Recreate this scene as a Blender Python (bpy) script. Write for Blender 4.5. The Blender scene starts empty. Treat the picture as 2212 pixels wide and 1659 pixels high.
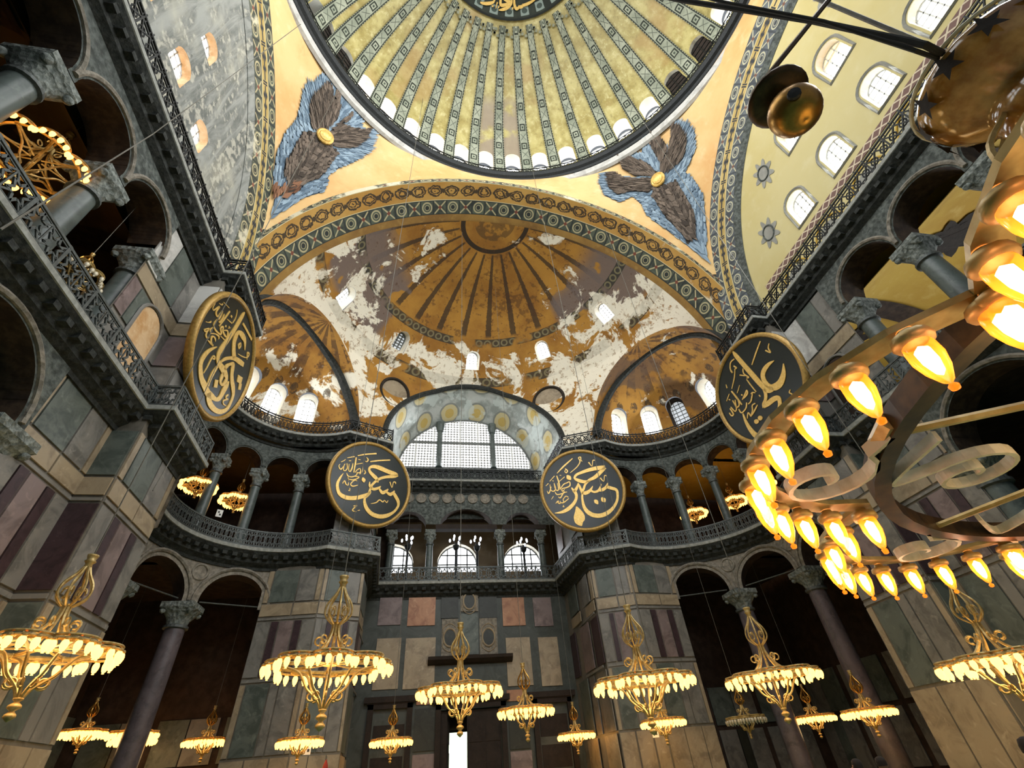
import bpy, math, random
import numpy as np
from mathutils import Matrix, Vector
rnd = random.Random(7)
SC = bpy.context.scene
COL = SC.collection
# ---------------------------------------------------------------- camera
cam = bpy.data.cameras.new('camera')
cam.sensor_width = 36.0
cam.lens = 993.4005 / 2212 * 36.0
cam.clip_start = 0.02
cam.clip_end = 300
co = bpy.data.objects.new('camera', cam)
COL.objects.link(co)
CAMR = Vector((0.98508246, -0.15794265, -0.06831299))
CAMU = Vector((-0.05227981, -0.6528956, 0.75564155))
CAMF = Vector((0.16394928, 0.74079785, 0.65141322))
m3 = Matrix((CAMR, CAMU, -CAMF)).transposed()
co.matrix_world = Matrix.Translation((-4.2126, -2.3426, 1.6)) @ m3.to_4x4()
SC.camera = co
# ---------------------------------------------------------------- sky and exposure
w = bpy.data.worlds.new('sky')
SC.world = w
w.use_nodes = True
w.node_tree.nodes['Background'].inputs[0].default_value = (0.80, 0.86, 0.95, 1)
w.node_tree.nodes['Background'].inputs[1].default_value = 0.2
SC.view_settings.view_transform = 'Standard'
SC.view_settings.look = 'None'
SC.view_settings.gamma = 1.0
SC.view_settings.use_curve_mapping = False
SC.view_settings.exposure = 0.5
SC.cycles.use_denoising = True
SC.cycles.use_adaptive_sampling = True
SC.cycles.adaptive_threshold = 0.05
SC.cycles.max_bounces = 5
SC.cycles.diffuse_bounces = 3
SC.cycles.glossy_bounces = 2
SC.cycles.transparent_max_bounces = 8
SC.cycles.caustics_reflective = False
SC.cycles.caustics_refractive = False
SC.cycles.sample_clamp_indirect = 4.0
WIN = 9.0        # brightness of the daylight in the panes


def area(name, loc, direction, sx, sy, power, color=(0.92, 0.96, 1.0), spread=170):
    l = bpy.data.lights.new(name, 'AREA')
    l.shape = 'RECTANGLE'
    l.size, l.size_y = sx, sy
    l.energy = power
    l.color = color
    l.spread = math.radians(spread)
    o = bpy.data.objects.new(name, l)
    COL.objects.link(o)
    o.location = loc
    o.rotation_euler = Vector(direction).to_track_quat('-Z', 'Y').to_euler()
    return o


# daylight that comes through the windows
area('daylight_west_window', (-1.1, 32.3, 24.6), (0, -1, -0.25), 9.5, 4.2, 420)
area('daylight_right_tympanum', (15.0, -1.0, 26.8), (-1, 0, -0.2), 18, 7, 3600)
area('daylight_left_tympanum', (-15.0, -1.0, 26.8), (1, 0, -0.1), 18, 7, 1000)
area('daylight_apse_windows', (0, -13.8, 23.0), (0, 1, 0.22), 10, 7, 1100, (0.95, 0.97, 1.0), 95)
area('daylight_west_gallery', (-1.2, 36.9, 16.0), (0, -1, -0.1), 12, 2.6, 200)
area('daylight_right_gallery', (23.2, 6.0, 16.2), (-1, 0, 0.25), 16, 3.0, 520)  # fill added to brighten the gallery vault; no windows in the wall behind
for _i in range(8):
    _a = math.radians(_i * 45 + 22)
    area('daylight_dome_windows', (14.7 * math.sin(_a), 14.7 * math.cos(_a), 43.6), (-math.sin(_a), -math.cos(_a), -0.28), 9, 2.2, 1350, (0.95, 0.97, 1.0), 125)
for _s in (-1, 1):
    area('daylight_conch_windows', (_s * 14.6 - .35, 24.0, 23.4), (-_s * .7, -.7, 0), 5, 1.6, 300)

# ---------------------------------------------------------------- materials
def lin(h):
    h = h.lstrip('#')
    r = [int(h[i:i + 2], 16) / 255 for i in (0, 2, 4)]
    return tuple(x / 12.92 if x <= 0.04045 else ((x + 0.055) / 1.055) ** 2.4 for x in r) + (1.0,)


class S:
    """a socket with arithmetic"""
    def __init__(s, t, k): s.t, s.k = t, k
    def _m(s, op, *a):
        n = s.t.nodes.new('ShaderNodeMath'); n.operation = op
        for i, x in enumerate((s,) + a):
            if isinstance(x, S): s.t.links.new(x.k, n.inputs[i])
            else: n.inputs[i].default_value = x
        return S(s.t, n.outputs[0])
    def __add__(s, o): return s._m('ADD', o)
    def __sub__(s, o): return s._m('SUBTRACT', o)
    def __mul__(s, o): return s._m('MULTIPLY', o)
    def __truediv__(s, o): return s._m('DIVIDE', o)
    def fract(s): return s._m('FRACT')
    def floor(s): return s._m('FLOOR')
    def abs(s): return s._m('ABSOLUTE')
    def sin(s): return s._m('SINE')
    def cos(s): return s._m('COSINE')
    def sqrt(s): return s._m('SQRT')
    def gt(s, o): return s._m('GREATER_THAN', o)
    def lt(s, o): return s._m('LESS_THAN', o)
    def min(s, o): return s._m('MINIMUM', o)
    def max(s, o): return s._m('MAXIMUM', o)
    def mod(s, o): return s._m('FLOORED_MODULO', o)
    def step(s, a, b):
        n = s.t.nodes.new('ShaderNodeMapRange'); n.interpolation_type = 'SMOOTHSTEP'
        s.t.links.new(s.k, n.inputs[0])
        for i, x in ((1, a), (2, b)): n.inputs[i].default_value = x
        return S(s.t, n.outputs[0])


class MT:
    """one procedural material being made"""
    def __init__(s, name, rough=0.7, metal=0.0, spec=0.3):
        s.m = bpy.data.materials.new(name)
        s.m.use_nodes = True
        s.t = s.m.node_tree
        s.b = s.t.nodes['Principled BSDF']
        s.b.inputs['Roughness'].default_value = rough
        s.b.inputs['Metallic'].default_value = metal
        s.b.inputs['Specular IOR Level'].default_value = spec
        s._pos = s._uv = None
    def pos(s):
        if not s._pos:
            n = s.t.nodes.new('ShaderNodeNewGeometry'); s._pos = n.outputs['Position']
        return s._pos
    def obj(s):
        return s.t.nodes.new('ShaderNodeTexCoord').outputs['Object']
    def uv(s):
        if not s._uv:
            n = s.t.nodes.new('ShaderNodeUVMap'); n.uv_map = 'uv'
            x = s.t.nodes.new('ShaderNodeSeparateXYZ'); s.t.links.new(n.outputs[0], x.inputs[0])
            s._uv = (S(s.t, x.outputs[0]), S(s.t, x.outputs[1]), n.outputs[0])
        return s._uv
    def xyz(s):
        x = s.t.nodes.new('ShaderNodeSeparateXYZ'); s.t.links.new(s.pos(), x.inputs[0])
        return [S(s.t, o) for o in x.outputs]
    def noise(s, scale=1.0, detail=4.0, rough=0.55, vec=None, stretch=None, dist=0.0):
        v = vec if vec is not None else s.pos()
        if stretch:
            n = s.t.nodes.new('ShaderNodeMapping'); n.inputs['Scale'].default_value = stretch
            s.t.links.new(v, n.inputs[0]); v = n.outputs[0]
        n = s.t.nodes.new('ShaderNodeTexNoise')
        n.inputs['Scale'].default_value = scale; n.inputs['Detail'].default_value = detail
        n.inputs['Roughness'].default_value = rough; n.inputs['Distortion'].default_value = dist
        s.t.links.new(v, n.inputs['Vector'])
        return S(s.t, n.outputs[0])
    def vor(s, scale=1.0, feat='F1', vec=None):
        n = s.t.nodes.new('ShaderNodeTexVoronoi'); n.feature = feat
        n.inputs['Scale'].default_value = scale
        s.t.links.new(vec if vec is not None else s.pos(), n.inputs['Vector'])
        return S(s.t, n.outputs[0])
    def mix(s, f, a, b):
        n = s.t.nodes.new('ShaderNodeMix'); n.data_type = 'RGBA'
        if isinstance(f, S): s.t.links.new(f.k, n.inputs[0])
        else: n.inputs[0].default_value = f
        for i, x in ((6, a), (7, b)):
            if isinstance(x, str): n.inputs[i].default_value = lin(x)
            elif isinstance(x, tuple): n.inputs[i].default_value = x
            else: s.t.links.new(x, n.inputs[i])
        return n.outputs[2]
    def col(s, c):
        if isinstance(c, str): s.b.inputs['Base Color'].default_value = lin(c)
        else: s.t.links.new(c, s.b.inputs['Base Color'])
        return s
    def bump(s, h, strength=0.4, dist=0.05):
        n = s.t.nodes.new('ShaderNodeBump'); n.inputs['Strength'].default_value = strength
        n.inputs['Distance'].default_value = dist
        s.t.links.new(h.k, n.inputs['Height']); s.t.links.new(n.outputs[0], s.b.inputs['Normal'])
        return s
    def emit(s, color, strength):
        s.b.inputs['Emission Color'].default_value = lin(color)
        s.b.inputs['Emission Strength'].default_value = strength
        return s


MAT = {}
def marble(name, base, dark, light, scale=0.8, rough=0.45):
    t = MT(name, rough)
    n = t.noise(scale, 6, 0.62, dist=1.6)
    o = t.noise(scale * 4, 4, 0.6, dist=0.6)
    c = t.mix(n.step(0.42, 0.66), base, dark)
    c = t.mix(o.step(0.55, 0.75) * 0.6, c, light)
    v = t.vor(scale * 1.1, 'DISTANCE_TO_EDGE', None)
    c = t.mix((v.step(0.0, 0.03) * -1.0 + 1.0) * n.step(0.4, 0.6) * 0.12, c, light)
    gr = t.noise(0.35, 5, 0.6)
    c = t.mix(gr.step(0.45, 0.75) * 0.4, c, dark)
    t.col(c)
    MAT[name] = t.m
marble('grey_marble', '#77746d', '#5c5a55', '#98948a')
marble('green_marble', '#5c625b', '#424943', '#7a7f77')
marble('beige_marble', '#97886f', '#7d6f5a', '#b3a48a')
marble('rose_marble', '#7b6c69', '#625552', '#958580')
marble('white_marble', '#b9b7b0', '#9c9a94', '#d6d4cc')
marble('porphyry', '#3d2e31', '#2f2426', '#4f3e41', 2.0)
marble('orange_marble', '#a5795a', '#8b6047', '#bf9674')
marble('dark_slab', '#2e3029', '#23251f', '#41433a')
marble('wall_dark', '#41453f', '#33372f', '#575a52', 0.6)
marble('wall_pier', '#6b665c', '#575249', '#807a6d', 0.5)
marble('column_marble', '#545c58', '#414845', '#70786f', 1.2, 0.35)
marble('column_purple', '#5e5557', '#4a4345', '#766c6c', 1.2, 0.35)


def stone(name, a, b, scale=6.0, strength=0.6, rough=0.85, carve=3.0):
    t = MT(name, rough)
    n = t.noise(scale, 5, 0.6)
    v = t.vor(carve)
    g = t.noise(0.5, 4)
    c = t.mix(n.step(0.35, 0.7), a, b)
    c = t.mix(g.step(0.35, 0.75) * 0.45, c, a)
    c = t.mix(v.step(0.02, 0.28) * -0.35 + 0.35, c, b)
    t.col(c)
    t.bump(v * 0.8 + n * 0.5, strength, 0.12)
    MAT[name] = t.m
stone('cornice_stone', '#20221f', '#383a35', 7, 0.7)
stone('cornice_lip', '#7c7d76', '#9a9b93', 5, 0.2)
stone('carved_stone', '#383c38', '#636862', 5, 0.9, carve=2.2)
stone('carved_warm', '#6b655a', '#8f887a', 5, 0.9, carve=2.6)
stone('capital_stone', '#595e59', '#8d928b', 8, 0.9, carve=5)
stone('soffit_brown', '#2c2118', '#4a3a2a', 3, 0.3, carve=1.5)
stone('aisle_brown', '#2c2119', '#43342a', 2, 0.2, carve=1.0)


def plaster(name, base, warm, pale, sc=0.35, stain='#8a6a3c', stf=0.35, bumpy=0.15, rough=0.8):
    t = MT(name, rough)
    n = t.noise(sc, 5, 0.6)
    k = t.noise(sc * 5, 4, 0.6)
    d = t.noise(sc * 1.7, 6, 0.7, dist=1.0)
    c = t.mix(n.step(0.35, 0.68), base, warm)
    c = t.mix(k.step(0.5, 0.8) * 0.5, c, pale)
    c = t.mix(d.step(0.58, 0.76) * stf, c, stain)
    t.col(c)
    t.bump(k, bumpy, 0.05)
    MAT[name] = t.m
plaster('pendentive_gold', '#d0b07a', '#c89b62', '#dcc79c', 0.22, '#b98550', 0.45)
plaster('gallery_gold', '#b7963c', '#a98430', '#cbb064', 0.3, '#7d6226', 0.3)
plaster('gallery_brown', '#5a4a2c', '#4a3a22', '#6e5c3a', 0.3, '#33271a', 0.4)  # darker copy of the gallery ochre: the left gallery's shade put into the colour
plaster('gallery_wall', '#7a6a52', '#6a5538', '#8f826b', 0.3)
plaster('tympanum_yellow', '#bbaf7e', '#b4a56d', '#c6bd94', 0.18, '#bfae78', 0.3, 0.05)
plaster('painted_grey', '#8b8a80', '#7d7c74', '#a3a297', 2.0, '#6d6c64', 0.3)
plaster('white_reveal', '#e6e4d8', '#e2d6bc', '#f2f1ea', 0.5, '#d8b98a', 0.3)
plaster('warm_reveal', '#cfae84', '#bb8f5c', '#e0c9a4', 1.5, '#8a6a45', 0.3)
plaster('floor_carpet', '#4f7f78', '#45736c', '#5c8b83', 0.5, '#3d665f', 0.3)
plaster('mosaic_blue', '#4d6072', '#43566a', '#5f7282', 3.0, '#55687a', 0.4, 0.3)
plaster('mosaic_brown', '#2c251d', '#231d17', '#3a3128', 3.0, '#2a241d', 0.5, 0.3)
plaster('mosaic_rust', '#7a5238', '#643f2b', '#9a7558', 3.0, '#3a2a20', 0.4, 0.3)
plaster('wood_dark', '#2b221b', '#221a14', '#3a2f26', 2.0, '#1a1410', 0.4)
plaster('board_green', '#161d19', '#121916', '#1c241f', 0.8, '#0e1316', 0.5, 0.02, 0.32)
plaster('arch_gold', '#8a6a34', '#75562a', '#a98a50', 0.4, '#4a3520', 0.5)
plaster('skin', '#b98a70', '#a8775e', '#c99d84', 6.0, '#8a5c48', 0.2, 0.05)
plaster('cloth_dark', '#34363d', '#2a2c33', '#44464e', 4.0, '#1f2127', 0.3, 0.2)

for nm, a, b in (('feather_blue', '#46596a', '#93a6b3'), ('feather_brown', '#241d16', '#75675a'), ('feather_rust', '#4a2c1d', '#946a4e')):
    t = MT(nm, 0.8)
    g = t.t.nodes.new('ShaderNodeNewGeometry')
    r = S(t.t, g.outputs['Random Per Island'])
    t.col(t.mix(r * 0.85 + t.noise(3.0, 3) * 0.15, a, b))
    MAT[nm] = t.m
t = MT('tympanum_grey', 0.85)
x, y, z = t.xyz()
n = t.noise(0.9, 6, 0.65, stretch=(1, 1.6, 0.22), dist=0.8)
k = t.noise(0.35, 4)
h = t.noise(3.0, 5)
c = t.mix(n.step(0.36, 0.62), '#8f9089', '#5e605b')
c = t.mix(k.step(0.45, 0.7) * 0.6, c, '#b5b09b')
c = t.mix((h * n).step(0.26, 0.36) * 0.5, c, '#cbc6b4')
t.col(c).bump(h, 0.3, 0.05)
MAT['tympanum_grey'] = t.m

# dome gold, brushed along the meridians
t = MT('dome_gold', 0.5, 0.0, 0.5)
u, v, uvv = t.uv()
n = t.noise(0.6, 6, 0.65)
k = t.noise(2.2, 5, 0.7, stretch=(1, 1, 0.55))
g = t.noise(0.17, 3)
c = t.mix(n.step(0.35, 0.65), '#948548', '#b3a76c')
c = t.mix(k.step(0.5, 0.72) * 0.7, c, '#cdc592')
c = t.mix(k.step(0.3, 0.46) * -0.55 + 0.55, c, '#6f6436')
c = t.mix(g.step(0.55, 0.66) * 0.55, c, '#9a7a48')
az = (u - 0.507).abs()
pt = (az.step(0.018, 0.028) * -1.0 + 1.0) * (v.step(0.36, 0.44) * -1.0 + 1.0) * t.noise(0.5, 3).step(0.35, 0.5)
c = t.mix(pt * 0.85, c, '#8d7f70')
t.col(c).bump(k, 0.25, 0.1)
MAT['dome_gold'] = t.m

# rib band of the dome: grey-green ground, dark scalloped edges, framed squares
t = MT('rib_band', 0.7)
u, v, _ = t.uv()          # u -1..1 across, v metres along
per = 1.15
fy = (v / per).fract() - 0.5
odd = ((v / per).floor().mod(2.0))
q = (u.abs() * 0.62).max(fy.abs())
frame = q.lt(0.36) * q.gt(0.23)
core = q.lt(0.10)
dx = ((fy.abs() * 1.0 - u.abs() * 0.62).abs()).lt(0.05) * u.abs().lt(0.55)
edge = u.abs().gt(0.74)
dent = ((v * 3.2).fract().gt(0.5)) * u.abs().gt(0.88)
g = t.noise(0.8, 4)
c = t.mix(g.step(0.35, 0.7), '#7d8271', '#9c9f8c')
c = t.mix(dx * (odd * -1.0 + 1.0) * 0.8, c, '#3d4239')
c = t.mix(frame * odd, c, '#23281f')
c = t.mix(core * odd, c, '#3a4238')
c = t.mix(edge, c, '#20241e')
c = t.mix(dent, c, '#878b78')
t.col(c)
MAT['rib_band'] = t.m


def band(name, ground, dark, light, red, per=1.0, gold=None, white=None, wmask=0.0):
    """border of alternating roundels and crossed squares; uv u = metres along, v 0..1 across"""
    t = MT(name, 0.75)
    u, v, _ = t.uv()
    f = (u / per).fract() - 0.5
    odd = (u / per).floor().mod(2.0)
    vv = v - 0.5
    r = (f * f + vv * vv).sqrt()
    ring = r.lt(0.40) * r.gt(0.30)
    eye = r.lt(0.15)
    petal = (r * 14.0).sin().gt(0.2) * r.lt(0.3)
    x1 = (f - vv).abs().lt(0.07) + (f + vv).abs().lt(0.07)
    box = (f.abs().max(vv.abs())).gt(0.44)
    n = t.noise(1.2, 4)
    c = t.mix(n.step(0.35, 0.7), ground, dark)
    even = odd * -1.0 + 1.0
    c = t.mix(ring * even, c, light)
    c = t.mix(petal * even * 0.7, c, light)
    c = t.mix(eye * even, c, dark)
    c = t.mix(x1.min(1.0) * odd, c, light)
    c = t.mix((f.abs() + vv.abs()).lt(0.16) * odd, c, red)
    c = t.mix(box * 0.9, c, dark)
    if white:
        wm = t.noise(0.28, 5, 0.6).step(wmask, wmask + 0.05)
        c = t.mix(wm * 0.9, c, white)
    t.col(c)
    MAT[name] = t.m
band('border_band', '#4f5648', '#2b2f2c', '#a39a76', '#6d3f30', 1.05)
band('border_worn', '#5b5f50', '#34362f', '#a89c78', '#7d4a38', 1.05, white='#c7bfa4', wmask=0.56)
band('border_grey', '#5d6264', '#3b3f42', '#a9a58a', '#6d4b3c', 1.0)

# gold band with dark leaf scrolls: u metres along, v 0..1 across
t = MT('scroll_band', 0.7)
u, v, _ = t.uv()
per = 2.6
f = ((u / per).fract() - 0.5) * 2.0
vv = (v - 0.5) * 2.0
lobe = (f.abs() - 0.5)
r1 = (lobe * lobe * 1.7 + vv * vv * 1.0).sqrt() + (t.noise(3.6, 2) - 0.5) * 0.45
out = r1.lt(0.60) * r1.gt(0.44)
sp = ((r1 * 17.0) + t.noise(3.0, 2) * 5.0).sin().gt(0.35) * r1.lt(0.5)
cross = ((f.abs() - 1.0).abs() + vv.abs() * 0.6).lt(0.16)
n = t.noise(0.4, 5)
c = t.mix(n.step(0.35, 0.68), '#b08a48', '#a17634')
ink = (out + sp + cross).min(1.0)
c = t.mix(ink * 0.93, c, '#2b2620')
wm = t.noise(0.20, 6, 0.62).step(0.575, 0.62)
c = t.mix(wm * 0.92, c, '#cfc7ae')
c = t.mix(ink * wm * 0.7, c, '#4a4238')
edge = ((v - 0.5).abs()).gt(0.47)
c = t.mix(edge, c, '#c9bd96')
t.col(c)
MAT['scroll_band'] = t.m
# grey band with gold ground and dark lilies on the side arches
t = MT('lily_band', 0.75)
u, v, _ = t.uv()
f = ((u / 2.1).fract() - 0.5) * 2.0
vv = (v - 0.5) * 2.0
stem = vv.abs().lt(0.16) * f.abs().lt(0.85)
leaf = (((f - 0.35).abs() * 1.2 + (vv.abs() - 0.35).abs() * 1.2)).lt(0.30)
leaf2 = (((f + 0.25).abs() * 1.4 + (vv.abs() - 0.30).abs() * 1.4)).lt(0.26)
bar = (f.abs() - 0.93).abs().lt(0.05) * vv.abs().lt(0.6)
c = t.mix(t.noise(0.6, 4).step(0.35, 0.7), '#9c8448', '#b7a066')
c = t.mix((stem + leaf + leaf2 + bar).min(1.0), c, '#2f3236')
c = t.mix(vv.abs().gt(0.86), c, '#c5bb92')
t.col(c)
MAT['lily_band'] = t.m


def ruin(name, kind):
    """painted gold shells of the semi-dome and the conches, with losses; uv u = azimuth / 180 (0 west), v = elevation / 90"""
    t = MT(name, 0.8)
    u, v, _ = t.uv()
    n = t.noise(0.33, 6, 0.62)
    k = t.noise(2.4, 5, 0.68)
    c = t.mix(n.step(0.35, 0.66), '#a87a32', '#8a5e24')
    c = t.mix(k.step(0.52, 0.75) * 0.4, c, '#ad823c')
    st = (u * (13.0 if kind == 's' else 9.0)).fract() - 0.5
    wob = (t.noise(5.0, 2) - 0.5) * 0.10
    rays = (st + wob).abs().lt(0.115 if kind == 's' else 0.27)
    if kind == 's':
        rays = rays * v.step(0.545, 0.56) * (v.step(0.87, 0.88) * -1.0 + 1.0)
        c = t.mix(rays * 0.82, c, '#26241f')
        ring = (v - 0.888).abs().lt(0.008)
        c = t.mix(ring, c, '#33291c')
        disc = v.gt(0.93) * t.noise(2.0, 4).step(0.4, 0.5)
        c = t.mix(disc * 0.6, c, '#3c3222')
    else:
        rays = rays * v.step(0.40, 0.48)
        c = t.mix(rays * 0.7 * t.noise(1.2, 5).step(0.38, 0.56), c, '#33241a')
    # purple-grey cement repairs, brown losses, white lime patches
    p = t.noise(0.16, 4, 0.5)
    p2 = t.noise(0.30, 7, 0.66, dist=0.6)
    side = (u.abs()).step(0.19, 0.30)
    lowz = v.step(0.44, 0.60) * -1.0 + 1.0
    if kind == 's':
        cem = (p + side * 0.06).step(0.52, 0.535) * (u.abs()).step(0.24, 0.27) * v.step(0.38, 0.42) * (v.step(0.60, 0.70) * -1.0 + 1.0)
        c = t.mix(cem * 0.92, c, '#6c5f58')
        cen = ((u.abs()).step(0.16, 0.24) * -1.0 + 1.0) * v.step(0.52, 0.58)
        top = v.step(0.62, 0.75)
        wm = (p2 + k * 0.12 + lowz * 0.10 + side * 0.05 - cen * 0.14 - top * 0.05).step(0.655, 0.69)
    else:
        c = t.mix(p.step(0.55, 0.58) * 0.7, c, '#5d4a3a')
        wm = (p2 + lowz * 0.05).step(0.60, 0.64)
    br = (k * 0.6 + p2 * 0.4).step(0.53, 0.58) * (wm * -1.0 + 1.0)
    c = t.mix(br * 0.6, c, '#4a2f1c')
    c = t.mix(wm * 0.95, c, '#e6dfca')
    c = t.mix(wm * k.step(0.55, 0.62) * 0.6, c, '#8a6b40')
    if kind == 's':
        # ring borders above and below the windows
        for v0, hw in ((0.372, 0.019), (0.528, 0.016)):
            vv = (v - v0) / (2 * hw)
            f = (u * 41.0).fract() - 0.5
            r = (f * f + vv * vv).sqrt()
            inb = vv.abs().lt(0.5) * (wm * -0.75 + 1.0) * t.noise(0.5, 3).step(0.36, 0.5)
            motif = r.lt(0.42) * r.gt(0.24)
            c = t.mix(inb * 0.9, c, '#2f2f28')
            c = t.mix(inb * motif * 0.55, c, '#8d835f')
    else:
        f = (u * 13.0).fract() - 0.5
        orn = ((f * f * 9.0 + (v - 0.34) * (v - 0.34) * 190.0)).lt(0.5) * k.step(0.4, 0.52)
        c = t.mix(orn * 0.8, c, '#3f3426')
    t.col(c).bump(k + wm * 0.3, 0.35, 0.08)
    MAT[name] = t.m
ruin('semidome_paint', 's')
ruin('conch_paint', 'c')

# vault over the west window: pale grey-blue paint with ochre medallions
t = MT('vault_paint', 0.75)
u, v, _ = t.uv()
n = t.noise(0.8, 6, 0.65)
f = (u / 2.9).fract() - 0.5
g = (v / 2.4).fract() - 0.5
r = (f * f + g * g).sqrt() + (n - 0.5) * 0.10
c = t.mix(n.step(0.4, 0.62), '#b9bdb8', '#8f958f')
c = t.mix(r.lt(0.36) * 0.8, c, '#7d7f78')
c = t.mix(r.lt(0.30) * 0.85, c, '#cfc192')
c = t.mix(r.lt(0.16) * 0.8, c, '#c1a352')
c = t.mix(t.noise(0.5, 5).step(0.56, 0.6) * 0.7, c, '#c9d2cd')
t.col(c)
MAT['vault_paint'] = t.m

# red lattice string course of the right tympanum
t = MT('lattice_course', 0.8)
u, v, _ = t.uv()
d1 = (u * 1.7 + v).fract() - 0.5
d2 = (u * 1.7 - v).fract() - 0.5
ln_ = (d1.abs().lt(0.10) + d2.abs().lt(0.10)).min(1.0)
c = t.mix(ln_, '#6d544c', '#c2b49a')
t.col(c)
MAT['lattice_course'] = t.m

# inscription ground at the crown of the dome
t = MT('crown_ground', 0.7)
u, v, _ = t.uv()      # u azimuth turns, v radius metres
f = (u * 30.0).fract() - 0.5
sq = (f.abs() * 1.2).max((v - 6.75).abs()).lt(0.32)
inner = (f * f + (v - 6.75) * (v - 6.75)).sqrt().lt(0.18)
n = t.noise(1.0, 4)
c = t.mix(n.step(0.35, 0.7), '#20251f', '#2f352c')
c = t.mix(sq, c, '#7f8c86')
c = t.mix(sq * inner, c, '#3b4540')
c = t.mix(v.gt(7.2), c, '#151915')
t.col(c)
MAT['crown_ground'] = t.m


def metal(name, a, rough, met=1.0, b=None):
    t = MT(name, rough, met, 0.5)
    n = t.noise(9.0, 4)
    t.col(t.mix(n.step(0.35, 0.7), a, b or a))
    MAT[name] = t.m
metal('iron', '#1a1c1c', 0.55, 0.6, '#262827')
metal('iron_grey', '#4a4e4c', 0.6, 0.5, '#5e625f')
metal('gold_leaf', '#cda552', 0.42, 0.35, '#dcb96c')
metal('gold_frame', '#a98743', 0.45, 0.35, '#8d6d33')
metal('brass', '#b3863f', 0.32, 0.9, '#8f6a30')
metal('gilt_iron', '#a08449', 0.45, 0.45, '#c2a970')
metal('pale_iron', '#b7ab8e', 0.5, 0.3, '#d6cdb5')
metal('bronze_dark', '#3d2c1a', 0.4, 0.7, '#5a4326')
metal('rope', '#1c1a18', 0.8, 0.0, '#2c2925')
metal('wire', '#57544a', 0.6, 0.3, '#6c685c')
metal('frame_white', '#c9c9c2', 0.6, 0.0, '#b5b5ae')
metal('frame_grey', '#585b58', 0.6, 0.0, '#6a6d69')
metal('sign_white', '#dcdad2', 0.6, 0.0)
metal('sign_black', '#191919', 0.6, 0.0)
metal('red_cloth', '#8a2a1c', 0.8, 0.0)

def emis(name, color, strength, sample=True):
    t = MT(name, 0.6)
    t.col(color)
    t.emit(color, strength)
    if not sample:
        t.m.cycles.emission_sampling = 'NONE'
    MAT[name] = t.m
emis('pane_day', '#f4f7ff', WIN * 0.38)
emis('pane_amber', '#f3c98a', 1.6)
emis('pane_dim', '#c9ced3', 0.5)
emis('day_green', '#dfeecb', 3.0)
emis('bulb_glow', '#ffbb5a', 3.2, False)
emis('bulb_core', '#fff0cc', 14.0, False)
emis('lamp_white', '#eef4ff', 3.0, False)
# amber glass of the near lamps: clear glass tinted by the filament
t = MT('amber_glass', 0.15)
t.col('#ff9a30'); t.emit('#ff7a10', 0.9)
t.b.inputs['Alpha'].default_value = 0.6
t.m.cycles.emission_sampling = 'NONE'
MAT['amber_glass'] = t.m
t = MT('brown_glass', 0.12, 0.0, 0.6)
t.col(t.mix(t.noise(5.0, 4).step(0.35, 0.7), '#8a5a22', '#c79a5c'))
MAT['brown_glass'] = t.m

# ---------------------------------------------------------------- mesh tools
KW = -0.075      # the west end of the building leans off the nave axis
def skew(p):
    y = p[1]
    return (p[0] + KW * max(0.0, y - 17.5), y, p[2])


def tag(o, label=None, cat=None, group=None, kind=None):
    if label: o['label'] = label
    if cat: o['category'] = cat
    if group: o['group'] = group
    if kind: o['kind'] = kind
    return o


def empty(name, loc=(0, 0, 0), parent=None, rz=0.0):
    o = bpy.data.objects.new(name, None)
    COL.objects.link(o)
    o.location = loc
    o.rotation_euler = (0, 0, rz)
    o.empty_display_size = 0.2
    if parent: o.parent = parent
    return o


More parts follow.
